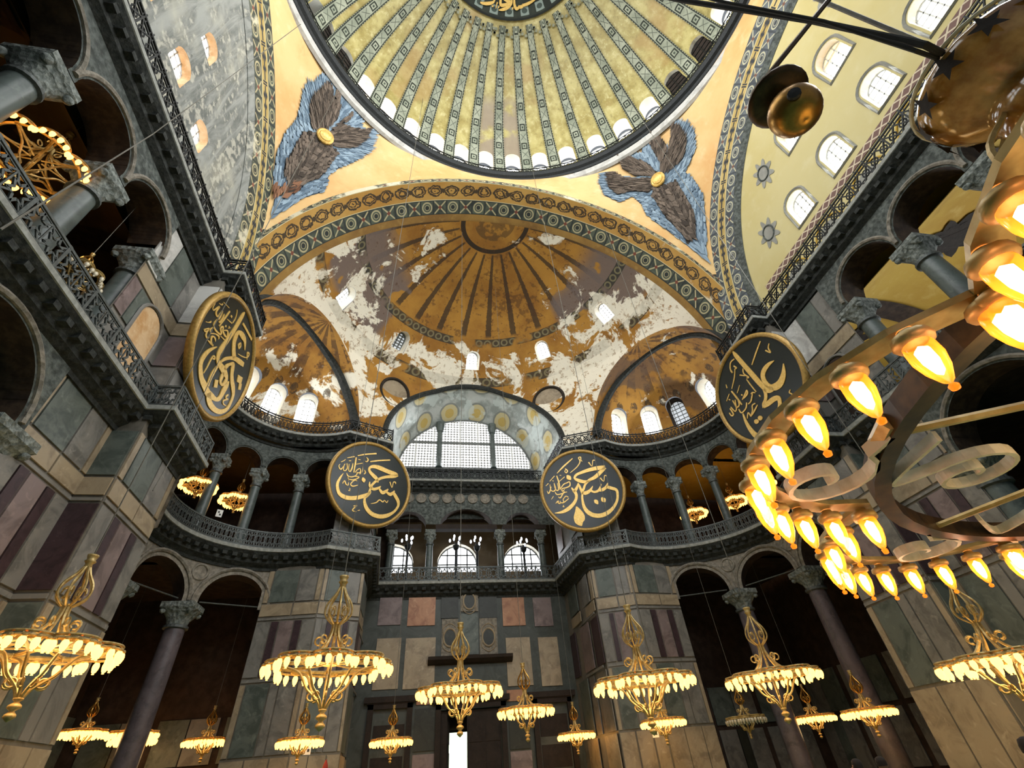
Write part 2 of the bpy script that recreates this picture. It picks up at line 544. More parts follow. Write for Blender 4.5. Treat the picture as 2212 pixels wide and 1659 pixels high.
class MB:
    def __init__(s): s.v, s.f, s.uv, s.mi, s.cur = [], [], [], [], 0
    def p(s, co, uv=(0.0, 0.0)):
        s.v.append(tuple(co)); s.uv.append(uv); return len(s.v) - 1
    def face(s, *i):
        s.f.append(i); s.mi.append(s.cur)
    def poly(s, pts, uvs=None):
        s.face(*[s.p(q, uvs[i] if uvs else (0, 0)) for i, q in enumerate(pts)])
    def obox(s, c, a, b, d):
        """box about c with half vectors a, b, d"""
        c, a, b, d = (Vector(q) for q in (c, a, b, d))
        i = [s.p(c + x * a + y * b + z * d) for x in (-1, 1) for y in (-1, 1) for z in (-1, 1)]
        fl = a.cross(b).dot(d) < 0
        for q in ((0, 1, 3, 2), (4, 6, 7, 5), (0, 4, 5, 1), (2, 3, 7, 6), (0, 2, 6, 4), (1, 5, 7, 3)):
            q = q[::-1] if fl else q
            s.face(*[i[k] for k in q])
    def box(s, lo, hi):
        lo, hi = Vector(lo), Vector(hi); c = (lo + hi) / 2; h = (hi - lo) / 2
        s.obox(c, (h.x, 0, 0), (0, h.y, 0), (0, 0, h.z))
    def bar(s, a, b, w=0.03, up=(0, 0, 1), h=None):
        a, b = Vector(a), Vector(b); d = (b - a) / 2
        if d.length < 1e-6: return
        side = d.cross(Vector(up))
        if side.length < 1e-6: side = d.cross(Vector((1, 0, 0)))
        side.normalize(); u = side.cross(d).normalized()
        s.obox((a + b) / 2, d, side * w / 2, u * (h or w) / 2)
    def tube(s, pts, rad, n=6, closed=False, caps=True):
        pts = [Vector(q) for q in pts]; m = len(pts)
        rad = rad if isinstance(rad, (list, tuple)) else [rad] * m
        rings = []; prev = None
        for i in range(m):
            t = (pts[(i + 1) % m] - pts[i - 1]) if closed else (pts[min(i + 1, m - 1)] - pts[max(i - 1, 0)])
            t.normalize()
            if prev is None:
                x = t.cross(Vector((0, 0, 1)))
                if x.length < 1e-3: x = t.cross(Vector((1, 0, 0)))
            else:
                x = prev - t * prev.dot(t)
            x.normalize(); y = t.cross(x); prev = x
            rings.append([s.p(pts[i] + (x * math.cos(2 * math.pi * k / n) + y * math.sin(2 * math.pi * k / n)) * rad[i]) for k in range(n)])
        for i in range(m if closed else m - 1):
            A, B = rings[i], rings[(i + 1) % m]
            for k in range(n):
                s.face(A[k], A[(k + 1) % n], B[(k + 1) % n], B[k])
        if caps and not closed:
            s.face(*rings[0][::-1]); s.face(*rings[-1])
    def lathe(s, prof, n=20, c=(0, 0, 0), a0=0.0, a1=2 * math.pi, uvs=False):
        full = abs(a1 - a0 - 2 * math.pi) < 1e-6; m = n if full else n + 1; rows = []
        for r, z in prof:
            rows.append([s.p((c[0] + r * math.sin(a0 + (a1 - a0) * k / n), c[1] + r * math.cos(a0 + (a1 - a0) * k / n), c[2] + z)) for k in range(m)])
        for i in range(len(prof) - 1):
            for k in range(n):
                j = (k + 1) % m
                s.face(rows[i][k], rows[i + 1][k], rows[i + 1][j], rows[i][j])
    def sweep(s, path, prof, closed_prof=False):
        """profile (o, z) along a flat path of (x, y, nx, ny): point = xy + o * n"""
        rows = [[s.p((x + nx * o, y + ny * o, z)) for o, z in prof] for x, y, nx, ny in path]
        for i in range(len(rows) - 1):
            for k in range(len(prof) - 1):
                s.face(rows[i][k], rows[i + 1][k], rows[i + 1][k + 1], rows[i][k + 1])
    def grid(s, P, us, vs, keep=None, UV=None, reveal=None, rmi=None, flip=False):
        """surface P(u, v); cells where keep < 0 are cut away along the zero line; reveal(u, v, p) gives the far edge of the cut's side wall"""
        nu, nv = len(us), len(vs)
        f = [[(keep(u, v) if keep else 1.0) for v in vs] for u in us]
        idx = {}
        def vert(u, v, key):
            if key not in idx:
                idx[key] = s.p(P(u, v), UV(u, v) if UV else (u, v))
            return idx[key]
        cut = {}
        for i in range(nu - 1):
            for j in range(nv - 1):
                q = ((i, j), (i + 1, j), (i + 1, j + 1), (i, j + 1))
                fv = [f[a][b] for a, b in q]
                if min(fv) >= 0:
                    fc = [vert(us[a], vs[b], (a, b)) for a, b in q]
                    s.face(*(fc[::-1] if flip else fc)); continue
                if max(fv) < 0: continue
                out, ends = [], []
                for e in range(4):
                    A, B = q[e], q[(e + 1) % 4]; fa, fb = fv[e], fv[(e + 1) % 4]
                    if fa >= 0: out.append(vert(us[A[0]], vs[A[1]], A))
                    if (fa >= 0) != (fb >= 0):
                        lo, hi = (A, B) if A < B else (B, A)
                        key = (lo, hi)
                        if key not in cut:
                            x0, x1 = f[lo[0]][lo[1]], f[hi[0]][hi[1]]
                            a, b = 0.0, 1.0; tt = x0 / (x0 - x1)
                            for _ in range(3):
                                uu = us[lo[0]] + (us[hi[0]] - us[lo[0]]) * tt; vv = vs[lo[1]] + (vs[hi[1]] - vs[lo[1]]) * tt
                                ft = keep(uu, vv)
                                if (ft >= 0) == (x0 >= 0): a, xa = tt, ft
                                else: b, xb = tt, ft
                                tt = (a + b) / 2
                            uu = us[lo[0]] + (us[hi[0]] - us[lo[0]]) * tt; vv = vs[lo[1]] + (vs[hi[1]] - vs[lo[1]]) * tt
                            cut[key] = (uu, vv)
                        uu, vv = cut[key]
                        k = vert(uu, vv, key); out.append(k); ends.append((k, uu, vv, fa >= 0))
                if len(out) >= 3: s.face(*(out[::-1] if flip else out))
                if reveal and len(ends) == 2:
                    (k0, u0, v0, s0), (k1, u1, v1, s1) = ends
                    r = [reveal(u0, v0, s.v[k0]), reveal(u1, v1, s.v[k1])]
                    old = s.cur
                    if rmi is not None: s.cur = rmi
                    def pp(x): return (x[0], x[1]) if isinstance(x[1], tuple) else (x, (0, 0))
                    (a0, w0), (a1, w1) = pp(r[0]), pp(r[1])
                    z0, z1 = (w0[0], w0[1] if len(w0) < 3 else w0[2]), (w1[0], w1[1] if len(w1) < 3 else w1[2])
                    b0 = s.p(s.v[k0], z0); b1 = s.p(s.v[k1], z1)
                    c0 = s.p(a0, (w0[0], w0[1])); c1 = s.p(a1, (w1[0], w1[1]))
                    s.face(b0, b1, c1, c0)
                    s.cur = old
    def build(s, name, mat, parent=None, west=False, origin=None, smooth=False, label=None, cat=None, group=None, kind=None):
        v = [skew(q) for q in s.v] if west else s.v
        if origin: v = [(q[0] - origin[0], q[1] - origin[1], q[2] - origin[2]) for q in v]
        me = bpy.data.meshes.new(name)
        me.from_pydata(v, [], s.f)
        for m in (mat if isinstance(mat, (list, tuple)) else [mat]): me.materials.append(MAT[m])
        if any(s.mi): me.polygons.foreach_set('material_index', s.mi)
        if any(a or b for a, b in s.uv):
            lay = me.uv_layers.new(name='uv')
            li = np.empty(len(me.loops), np.int32); me.loops.foreach_get('vertex_index', li)
            lay.data.foreach_set('uv', np.asarray(s.uv, np.float32)[li].ravel())
        if smooth: me.polygons.foreach_set('use_smooth', [True] * len(me.polygons))
        me.update()
        o = bpy.data.objects.new(name, me)
        COL.objects.link(o)
        if origin: o.location = origin
        if parent:
            o.parent = parent
            if origin is None and parent.type == 'EMPTY':
                o.location = -parent.location if parent.rotation_euler.z == 0 else o.location
        return tag(o, label, cat, group, kind)


def inst(o, parent, loc=(0, 0, 0), rz=0.0, scale=None, rot=None):
    c = o.copy(); COL.objects.link(c); c.parent = parent; c.location = loc
    c.rotation_euler = rot if rot else (0, 0, rz)
    if scale: c.scale = scale
    return c


def copy_tree(o, parent=None):
    c = o.copy(); COL.objects.link(c); c.parent = parent
    for ch in o.children: copy_tree(ch, c)
    return c


def arch_sd(x, z, hw, hs):
    """> 0 outside an arched opening of half width hw, from z = 0, springing at hs"""
    if z > hs: return math.hypot(x, z - hs) - hw
    return max(abs(x) - hw, -z)


def frange(a, b, n): return [a + (b - a) * i / n for i in range(n + 1)]


def spline(pts, n=6):
    """Catmull-Rom through tuples of any length"""
    out = []; m = len(pts)
    for i in range(m - 1):
        p0, p1, p2, p3 = pts[max(i - 1, 0)], pts[i], pts[i + 1], pts[min(i + 2, m - 1)]
        for k in range(n):
            t = k / n
            out.append(tuple(0.5 * (2 * b + (c - a) * t + (2 * a - 5 * b + 4 * c - d) * t * t + (3 * b - a - 3 * c + d) * t ** 3) for a, b, c, d in zip(p0, p1, p2, p3)))
    out.append(tuple(pts[-1]))
    return out


def ordinal(i): return ('first', 'second', 'third', 'fourth', 'fifth', 'sixth', 'seventh', 'eighth', 'ninth', 'tenth', 'eleventh', 'twelfth', 'thirteenth', 'fourteenth', 'fifteenth', 'sixteenth', 'seventeenth')[i]

# ================================================================ the building
C1, C2, ZC = 12.57, 20.68, 21.76
EX = (11.6, 20.9)              # centre of the exedra on the right (mirrored on the left)
side_name = {-1: 'left', 1: 'right'}

# ---- floor
m = MB()
m.poly([(-26, -16, 0), (26, -16, 0), (26, 42, 0), (-26, 42, 0)])
m.build('floor', 'floor_carpet', label='green carpeted floor of the great nave', cat='floor', kind='structure')

# ---- lip line of the two cornices, right half (unskewed), from the crossing to the west wall
def half_path():
    pts = [(14.3, -14.0), (14.3, 12.4), (13.4, 12.4), (13.55, 16.45)]
    a0, a1 = math.radians(-66), math.radians(118)
    for i in range(1, 31):
        a = a0 + (a1 - a0) * i / 30
        pts.append((EX[0] + 4.9 * math.cos(a), EX[1] + 4.9 * math.sin(a)))
    pts += [(6.3, 26.5), (6.3, 31.75), (0.0, 31.75)]
    return pts
HALF = half_path()
FULL = HALF[:-1] + [(-x, y) for x, y in HALF[:-1][::-1]]     # right to left


def with_normals(pts):
    """mitred normals pointing away from the nave"""
    out = []
    for i, q in enumerate(pts):
        ns = []
        for a, b in ((i - 1, i), (i, i + 1)):
            if a < 0 or b >= len(pts): continue
            dx, dy = pts[b][0] - pts[a][0], pts[b][1] - pts[a][1]; L = math.hypot(dx, dy)
            ns.append((dy / L, -dx / L))
        if len(ns) == 1: n = ns[0]
        else:
            k = 1 + ns[0][0] * ns[1][0] + ns[0][1] * ns[1][1]
            n = ((ns[0][0] + ns[1][0]) / k, (ns[0][1] + ns[1][1]) / k)
        out.append((q[0], q[1], n[0], n[1]))
    return out
PATH = with_normals(FULL)
def offset(i, o): x, y, nx, ny = PATH[i]; return (x + nx * o, y + ny * o)


def walk(step, o=0.0, start=0, stop=None):
    """stations every step metres along the lip, as (x, y, ux, uy)"""
    pts = [offset(i, o) for i in range(len(PATH))][start:stop]
    res = []
    for a, b in zip(pts, pts[1:]):
        L = math.hypot(b[0] - a[0], b[1] - a[1]); n = max(1, round(L / step))
        for k in range(n):
            t0, t1 = k / n, (k + 1) / n
            p0 = (a[0] + (b[0] - a[0]) * t0, a[1] + (b[1] - a[1]) * t0); p1 = (a[0] + (b[0] - a[0]) * t1, a[1] + (b[1] - a[1]) * t1)
            res.append((p0, p1))
    return res

for zl, nm, lab in ((C1, 'trim_1', 'dark carved stone cornice below the gallery railing'), (C2, 'trim_2', 'dark carved stone cornice at the foot of the arches')):
    m = MB()
    m.sweep(PATH, [(0.80, zl - .95), (0.68, zl - .95), (0.66, zl - .80), (0.42, zl - .62), (0.40, zl - .46), (0.14, zl - .24), (0.04, zl - .10)])
    o = m.build(nm, 'cornice_stone', west=True, label=lab, cat='cornice', kind='structure')
    m = MB()
    m.sweep(PATH, [(0.04, zl - .10), (0.0, zl - .08), (0.0, zl + .10), (0.9, zl + .12)])
    m.build('cornice_lip', 'cornice_lip', o, west=True, label='pale worn upper edge')
    m = MB()
    for (a, b) in walk(0.62, 0.36):
        L = math.hypot(b[0] - a[0], b[1] - a[1]); ux, uy = (b[0] - a[0]) / L, (b[1] - a[1]) / L
        c = ((a[0] + b[0]) / 2, (a[1] + b[1]) / 2, zl - .36)
        m.obox(c, (ux * .13, uy * .13, 0), (uy * .22, -ux * .22, 0), (0, 0, .1))
    m.build('modillion_row', 'cornice_stone', o, west=True, kind='stuff')

# ---- railings: canonical panels one metre long, stretched along the lip
def star_panel():
    m = MB()
    m.bar((0, 0, .96), (1, 0, .96), .08); m.bar((0, 0, .06), (1, 0, .06), .07); m.bar((0, 0, .14), (1, 0, .14), .03); m.bar((0, 0, .88), (1, 0, .88), .03)
    m.bar((.02, 0, 0), (.02, 0, 1.02), .07, (1, 0, 0)); m.bar((.5, 0, .06), (.5, 0, .96), .03, (1, 0, 0))
    for cx in (.26, .75):
        for k in range(6):
            a = k * math.pi / 3 + .52; st = [(cx + q * math.cos(a + d), 0, .51 + r * math.sin(a + d)) for q, r, d in ((.22, .36, 0), (.11, .18, .52), (.11, .18, -.52))]
            m.bar(st[0], st[1], .05, (0, 1, 0)); m.bar(st[0], st[2], .05, (0, 1, 0))
        for sx in (-1, 1):
            for sz in (-1, 1): m.bar((cx + sx * .12, 0, .51 + sz * .19), (cx + sx * .23, 0, .51 + sz * .36), .04, (0, 1, 0))
    return m
def loop_panel():
    m = MB()
    m.bar((0, 0, .98), (1, 0, .98), .07); m.bar((0, 0, .06), (1, 0, .06), .06); m.bar((0, 0, .25), (1, 0, .25), .04)
    m.bar((0, 0, .80), (1, 0, .80), .05)
    m.bar((.02, 0, 0), (.02, 0, 1.12), .055, (1, 0, 0)); m.bar((.5, 0, 0.9), (.5, 0, 1.15), .04, (1, 0, 0))
    for k in range(2):
        x = k * .5
        m.bar((x, 0, .06), (x + .5, 0, .80), .055, (0, 1, 0)); m.bar((x + .5, 0, .06), (x, 0, .80), .055, (0, 1, 0))
        m.tube([(x + .25 + .15 * math.cos(a), 0, .43 + .2 * math.sin(a)) for a in frange(0, 2 * math.pi * .875, 7)], .035, 4, True)
        for j in (0.1, .4): m.bar((x + j, 0, .82), (x + j, 0, .97), .035, (1, 0, 0))
    return m
RAIL = {}
for nm, fn, mt in (('star', star_panel, 'iron_grey'), ('loop', loop_panel, 'iron')):
    RAIL[nm] = fn().build('railing_panel', mt)
    COL.objects.unlink(RAIL[nm])
def railing(name, label, kind, z, start, stop, step, grp, height=1.0, o=0.12):
    root = empty(name)
    for a, b in walk(step, o, start, stop):
        a, b = skew((a[0], a[1], z)), skew((b[0], b[1], z))
        L = math.hypot(b[0] - a[0], b[1] - a[1])
        inst(RAIL[kind], root, a, math.atan2(b[1] - a[1], b[0] - a[0]), (L, 1, height))
    return tag(root, label, 'railing', grp)
NH = len(HALF)
for z, kind, step, grp, what in ((C1 + .1, 'star', 1.5, 'gallery railings', 'grey star-lattice gallery railing'), (C2 + .1, 'loop', 1.05, 'cornice railings', 'black looped upper railing')):
    nm = 'gallery_railing' if kind == 'star' else 'cornice_railing'
    n = len(FULL)
    for s in (1, -1):
        rg = lambda a, b: (a, b) if s == 1 else (n - b, n - a)
        side = side_name[s]
        a, b = rg(0, 4); railing(nm, '%s along the %s side of the nave' % (what, side), kind, z, a, b, step, grp)
        a, b = rg(3, 34); railing(nm, '%s around the curved %s corner bay' % (what, side), kind, z, a, b, step, grp)
        a, b = rg(33, 36); railing(nm, '%s on the stepped %s pier by the west wall' % (what, side), kind, z, a, b, step, grp)
    railing(nm, '%s straight across the west wall' % what, kind, z, NH - 2, NH, step, grp)

# ---- walls that follow the lip line, 0.8 m behind it: piers
REF = [-.5, 14]
def panel(parent, a, b, z0, z1, mat, out=0.05, west=True, name='panel', gap=0.035):
    """slab on the vertical plane through a, b; nave on the left of a -> b is given by out sign"""
    dx, dy = b[0] - a[0], b[1] - a[1]; L = math.hypot(dx, dy); ux, uy = dx / L, dy / L
    n = (-uy, ux)
    if n[0] * (REF[0] - a[0]) + n[1] * (REF[1] - a[1]) < 0: n = (uy, -ux)
    m = MB()
    c = ((a[0] + b[0]) / 2 + n[0] * out / 2, (a[1] + b[1]) / 2 + n[1] * out / 2, (z0 + z1) / 2)
    if west: c = skew(c)
    m.obox((0, 0, 0), (ux * (L / 2 - gap), uy * (L / 2 - gap), 0), (n[0] * out / 2, n[1] * out / 2, 0), (0, 0, (z1 - z0) / 2 - gap))
    o = m.build(name, mat, parent, origin=None)
    o.location = c
    return o
def split(a, b, t0, t1):
    return (a[0] + (b[0] - a[0]) * t0, a[1] + (b[1] - a[1]) * t0), (a[0] + (b[0] - a[0]) * t1, a[1] + (b[1] - a[1]) * t1)
def row(parent, a, b, z0, z1, spec, out=0.05, west=True):
    tot = sum(w for w, _ in spec); t = 0
    for wd, mt in spec:
        p, q = split(a, b, t / tot, (t + wd) / tot); t += wd
        if mt: panel(parent, p, q, z0, z1, mt, out, west)
ROWS_WIDE = [
    (0.0, 3.15, [(1, 'beige_marble'), (1, 'beige_marble'), (.8, 'beige_marble')]),
    (3.2, 6.1, [(.35, 'beige_marble'), (1.3, 'green_marble'), (.5, 'grey_marble'), (1.0, 'grey_marble'), (.3, 'beige_marble')]),
    (6.12, 6.32, [(1, 'grey_marble')]),
    (6.35, 8.95, [(1.0, 'grey_marble'), (.55, 'porphyry'), (1.0, 'rose_marble'), (.55, 'porphyry'), (.9, 'grey_marble')]),
    (8.98, 9.15, [(1, 'grey_marble')]),
    (9.18, 9.85, [(1.0, 'beige_marble'), (.8, 'beige_marble')]),
    (9.88, 11.65, [(.3, 'beige_marble'), (1.4, 'green_marble'), (1.0, 'grey_marble'), (.3, 'beige_marble')]),
    (12.9, 14.6, [(1.0, 'grey_marble'), (.5, 'green_marble'), (1.0, 'grey_marble')]),
    (14.65, 16.3, [(.5, 'rose_marble'), (1.2, 'green_marble'), (1.0, 'grey_marble')]),
    (16.35, 17.1, [(1, 'beige_marble')]),
    (17.15, 19.7, [(1.0, 'white_marble'), (1.2, 'green_marble'), (.8, 'grey_marble')]),
]
ROWS_THIN = [(a, b, s[1:4] if len(s) > 3 else s[:2]) for a, b, s in ROWS_WIDE]
def pier_faces(parent, pts, rows_of, refs, zr=(0, 30)):
    for i in range(len(pts) - 1):
        REF[:] = refs[i]
        a, b = pts[i], pts[i + 1]
        for z0, z1, spec in rows_of[i]:
            if z0 >= zr[0] and z1 <= zr[1]: row(parent, b, a, z0, z1, spec)
    REF[:] = (-.5, 14)

def strip_wall(name, pts, z0, z1, mat, label, parent=None, west=True):
    m = MB()
    for a, b in zip(pts, pts[1:]):
        m.poly([(a[0], a[1], z0), (b[0], b[1], z0), (b[0], b[1], z1), (a[0], a[1], z1)])
    return m.build(name, mat, parent, west=west, label=label, cat='wall', kind='structure')

for s in (1, -1):
    sd = side_name[s]
    f = lambda q: (q[0] * s, q[1])
    # main pier
    pts = [f(q) for q in ((15.05, 9.4), (15.05, 13.0), (14.2, 13.0), (14.2, 12.45))]
    pier = [f(q) for q in ((15.1, 9.5), (15.1, 12.6), (14.2, 12.6), (14.3, 15.95), (15.6, 16.4), (17.0, 16.4))]
    if s < 0: pier_d = pier[::-1]
    else: pier_d = pier
    w = strip_wall('wall_%s_pier' % sd, pier, 0, C2, 'wall_pier', 'marble-faced main pier on the %s of the nave' % sd)
    rows = [ROWS_WIDE, [(a_, b_, c_[:1]) for a_, b_, c_ in ROWS_THIN], ROWS_WIDE, ROWS_THIN, ROWS_THIN]
    refs = [(0, 0)] * 3 + [(s * EX[0], EX[1])] * 2
    if s < 0: rows, refs = rows[::-1], refs[::-1]
    pier_faces(w, pier_d, rows, refs)
    # flat arched panel for the gallery-level recess; right one coloured dark for its shade
    m = MB(); A = Vector((s * 15.1 - s * .07, 11.3, 13.1)); m_ = []
    prof = [(-.75, 0)] + [(-.75, 2.4)] + [(.75 * math.cos(a), 2.4 + .75 * math.sin(a)) for a in frange(math.pi, 0, 10)][1:] + [(.75, 0)]
    m.poly([(A.x, A.y + x, A.z + z) for x, z in prof])
    m.build('wall_recess', 'warm_reveal' if s < 0 else 'aisle_brown', w)
    m = MB(); m.tube([(A.x - s * .02, A.y + x * 1.06, A.z + z * 1.03) for x, z in prof], .07, 6)
    m.build('recess_moulding', 'grey_marble', w)
    # secondary pier beside the west wall: fold, face, inner side
    i0 = 33 if s == 1 else len(FULL) - 1 - 33
    idx = [33, 34, 35] if s == 1 else [len(FULL) - 1 - k for k in (33, 34, 35)]
    A, B, Cc = (offset(k, .8) for k in idx)
    back = (s * (EX[0] + 5.65 * math.cos(math.radians(82.5))), EX[1] + 5.65 * math.sin(math.radians(82.5)))
    sp = [back, A, B, Cc]
    w = strip_wall('wall_%s_west_pier' % sd, sp[1:], 0, C2, 'wall_pier', 'marble-faced pier between the %s corner bay and the west wall' % sd)
    m = MB()
    for a_, b_ in ((back, A), ((back[0] + s * .1, back[1] + 1.2), back)): m.poly([(*a_, 0), (*b_, 0), (*b_, C1), (*a_, C1)])
    m.build('pier_flank', 'wall_pier', w, west=True)
    rows = [[q for q in ROWS_WIDE if q[1] < C1], ROWS_WIDE, ROWS_THIN]
    refs = [(s * EX[0], EX[1]), (0, 14), (0, 30)]
    if s < 0: sp, rows, refs = sp[::-1], rows[::-1], refs[::-1]
    pier_faces(w, sp, rows, refs)

# ---- side arcades of the nave: ground arches, gallery arches
def arcade(s):
    sd = side_name[s]
    gal = [8.3 - 3.1 * k for k in range(6)] if s < 0 else [7.35 - 3.3 * k for k in range(6)]
    gr = [7.2 - 4.7 * k for k in range(4)]
    gR = 1.38 if s < 0 else 1.48
    X = s * 14.95
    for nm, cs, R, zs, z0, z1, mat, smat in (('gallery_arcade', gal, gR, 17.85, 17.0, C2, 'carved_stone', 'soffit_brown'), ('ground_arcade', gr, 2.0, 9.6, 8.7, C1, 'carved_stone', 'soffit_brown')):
        def keep(y, z):
            d = 9.0
            for c in cs:
                d = min(d, math.hypot(y - c, z - zs) - R if z > zs else abs(y - c) - R)
            return d
        m = MB()
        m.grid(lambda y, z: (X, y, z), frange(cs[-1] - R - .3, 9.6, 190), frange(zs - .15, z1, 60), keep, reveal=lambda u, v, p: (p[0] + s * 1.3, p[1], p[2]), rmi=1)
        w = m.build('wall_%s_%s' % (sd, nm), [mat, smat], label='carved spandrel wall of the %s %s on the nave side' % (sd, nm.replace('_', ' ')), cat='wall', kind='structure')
        m = MB()      # raised ring of each arch
        for j, c in enumerate(cs):
            m = MB()
            m.tube([(X - s * .03, c + (R + .16) * math.cos(a), zs + (R + .16) * math.sin(a)) for a in frange(0, math.pi, 24)], .09, 6)
            m.build('arch_moulding', 'carved_warm', w)
        # columns
        base = 0.0 if nm[1] == 'r' else C1 + .12
        for j in range(len(cs)):
            yc = (cs[j] + cs[j - 1]) / 2 if j else cs[0] + (cs[0] - cs[1]) / 2
            if j == 0: yc = cs[0] + R + .25
            column((X + s * .65, yc, base), zs - .15 - base, .42 if nm[1] == 'a' else .52, 'column_marble',
                   '%s marble column of the %s %s, %s from the main pier' % ('engaged' if j == 0 else 'dark grey', sd, nm.replace('_', ' '), ordinal(j)), 'columns of the %s %s' % (sd, nm.replace('_', ' ')))


COLMESH = {}
def column(loc, h, r, mat, label, grp, west=False):
    """column > base, shaft, necking, capital, impost; height h up to the arch"""
    root = empty('column', skew(loc) if west else loc)
    key = (round(h, 2), r, mat)
    if key not in COLMESH:
        m = MB(); m.box((-r * 1.45, -r * 1.45, 0), (r * 1.45, r * 1.45, .18)); m.lathe([(r * 1.4, .18), (r * 1.42, .3), (r * 1.15, .42), (r * 1.2, .5), (r * 1.02, .58)], 20)
        b = m.build('base', 'capital_stone', root)
        m = MB(); m.lathe([(r, .55), (r * 1.0, h * .4), (r * .9, h - 1.15)], 20)
        sh = m.build('shaft', mat, root, smooth=True)
        m = MB(); m.lathe([(r * .9, h - 1.17), (r * 1.12, h - 1.13), (r * 1.12, h - 1.02), (r * .92, h - .98)], 20)
        nk = m.build('necking', 'iron_grey', root)
        m = MB()
        n = 24; rows = []
        for k, (q, zz) in enumerate(((0.0, h - 1.0), (.25, h - .75), (.65, h - .5), (1.0, h - .26))):
            ring = []
            for i in range(n):
                a = 2 * math.pi * i / n; cx, cy = math.cos(a), math.sin(a)
                sq = 1 / max(abs(cx), abs(cy)); rr = r * (.92 + .55 * q * q + .1 * q); rr = rr * (1 + (sq - 1) * q * .9)
                ring.append(m.p((rr * cx, rr * cy, zz)))
            rows.append(ring)
        for A, B in zip(rows, rows[1:]):
            for i in range(n): m.face(A[i], A[(i + 1) % n], B[(i + 1) % n], B[i])
        for sx in (-1, 1):
            for sy in (-1, 1): m.lathe([(0, -.13), (.13, -.05), (.15, .05), (0, .13)], 8, (sx * r * 1.22, sy * r * 1.22, h - .42))
        cp = m.build('capital', 'capital_stone', root, smooth=True)
        m = MB(); m.box((-r * 1.5, -r * 1.5, h - .26), (r * 1.5, r * 1.5, h)); im = m.build('impost', 'capital_stone', root)
        for o in (b, sh, nk, cp, im): o.location = (0, 0, 0)
        COLMESH[key] = (b, sh, nk, cp, im)
    else:
        for o in COLMESH[key]: inst(o, root)
    return tag(root, label, 'column', grp)

arcade(1)
arcade(-1)

# ---- corner bays (exedrae): curved walls with arches below and above
def exedra(s):
    sd = side_name[s]
    RW = 5.65
    def P(a, z, r=RW): return (s * (EX[0] + r * math.cos(math.radians(a))), EX[1] + r * math.sin(math.radians(a)), z)
    gr, galc = [-15, 26, 67] , [-24.0, 0.5, 25, 49.3, 73.5, 98]
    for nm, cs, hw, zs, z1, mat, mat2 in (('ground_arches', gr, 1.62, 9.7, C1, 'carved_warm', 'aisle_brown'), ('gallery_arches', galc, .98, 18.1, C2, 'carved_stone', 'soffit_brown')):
        k = math.radians(RW)
        def keep(a, z):
            d = 9.0
            for c in cs:
                x = math.radians(a - c) * RW
                d = min(d, math.hypot(x, z - zs) - hw if z > zs else abs(x) - hw)
            if nm[1] == 'r' and a > 81: d = max(d, .2)
            return d
        z0 = zs - .12
        m = MB()
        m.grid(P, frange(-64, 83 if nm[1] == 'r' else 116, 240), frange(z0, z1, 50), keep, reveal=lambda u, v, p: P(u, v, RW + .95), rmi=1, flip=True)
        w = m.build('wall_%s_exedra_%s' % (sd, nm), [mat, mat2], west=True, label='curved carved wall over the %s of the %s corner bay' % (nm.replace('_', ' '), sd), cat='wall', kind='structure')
        for c in cs:
            m = MB(); rr = hw + (.3 if nm[1] == 'r' else .12)
            m.tube([P(c + math.degrees(rr * math.cos(b) / RW), zs + rr * math.sin(b), RW - .03) for b in frange(0, math.pi, 24)], .10 if nm[1] == 'r' else .06, 6)
            m.build('arch_moulding', mat, w, west=True)
        if nm[1] == 'r':
            for a in (46.5, 6):
                m = MB(); m.lathe([(.0, 0), (.3, .0), (.34, .06), (.42, .06), (.46, 0)], 20)
                o = m.build('medallion', 'carved_warm', w); o.location = skew(P(a, 11.15, RW - .02))
                o.rotation_euler = Vector((-s * math.cos(math.radians(a)), -math.sin(math.radians(a)), 0)).to_track_quat('Z', 'Y').to_euler()
        bz = 0.0 if nm[1] == 'r' else C1 + .12
        cols = [6, 46.5] if nm[1] == 'r' else [-11.5, 12.5, 37, 61.5, 86]
        for j, a in enumerate(cols):
            q = P(a, bz, RW + .45)
            column(q, zs - .12 - bz, .5 if nm[1] == 'r' else .3, 'column_purple' if nm[1] == 'r' else 'column_marble',
                   '%s column of the %s corner bay, %s from the main pier' % ('thick purple-grey ground-floor' if nm[1] == 'r' else 'slender grey gallery', sd, ordinal(j)), '%s columns of the corner bays' % ('ground' if nm[1] == 'r' else 'gallery'), True)
    # iron ties across the ground arches
exedra(1)
exedra(-1)

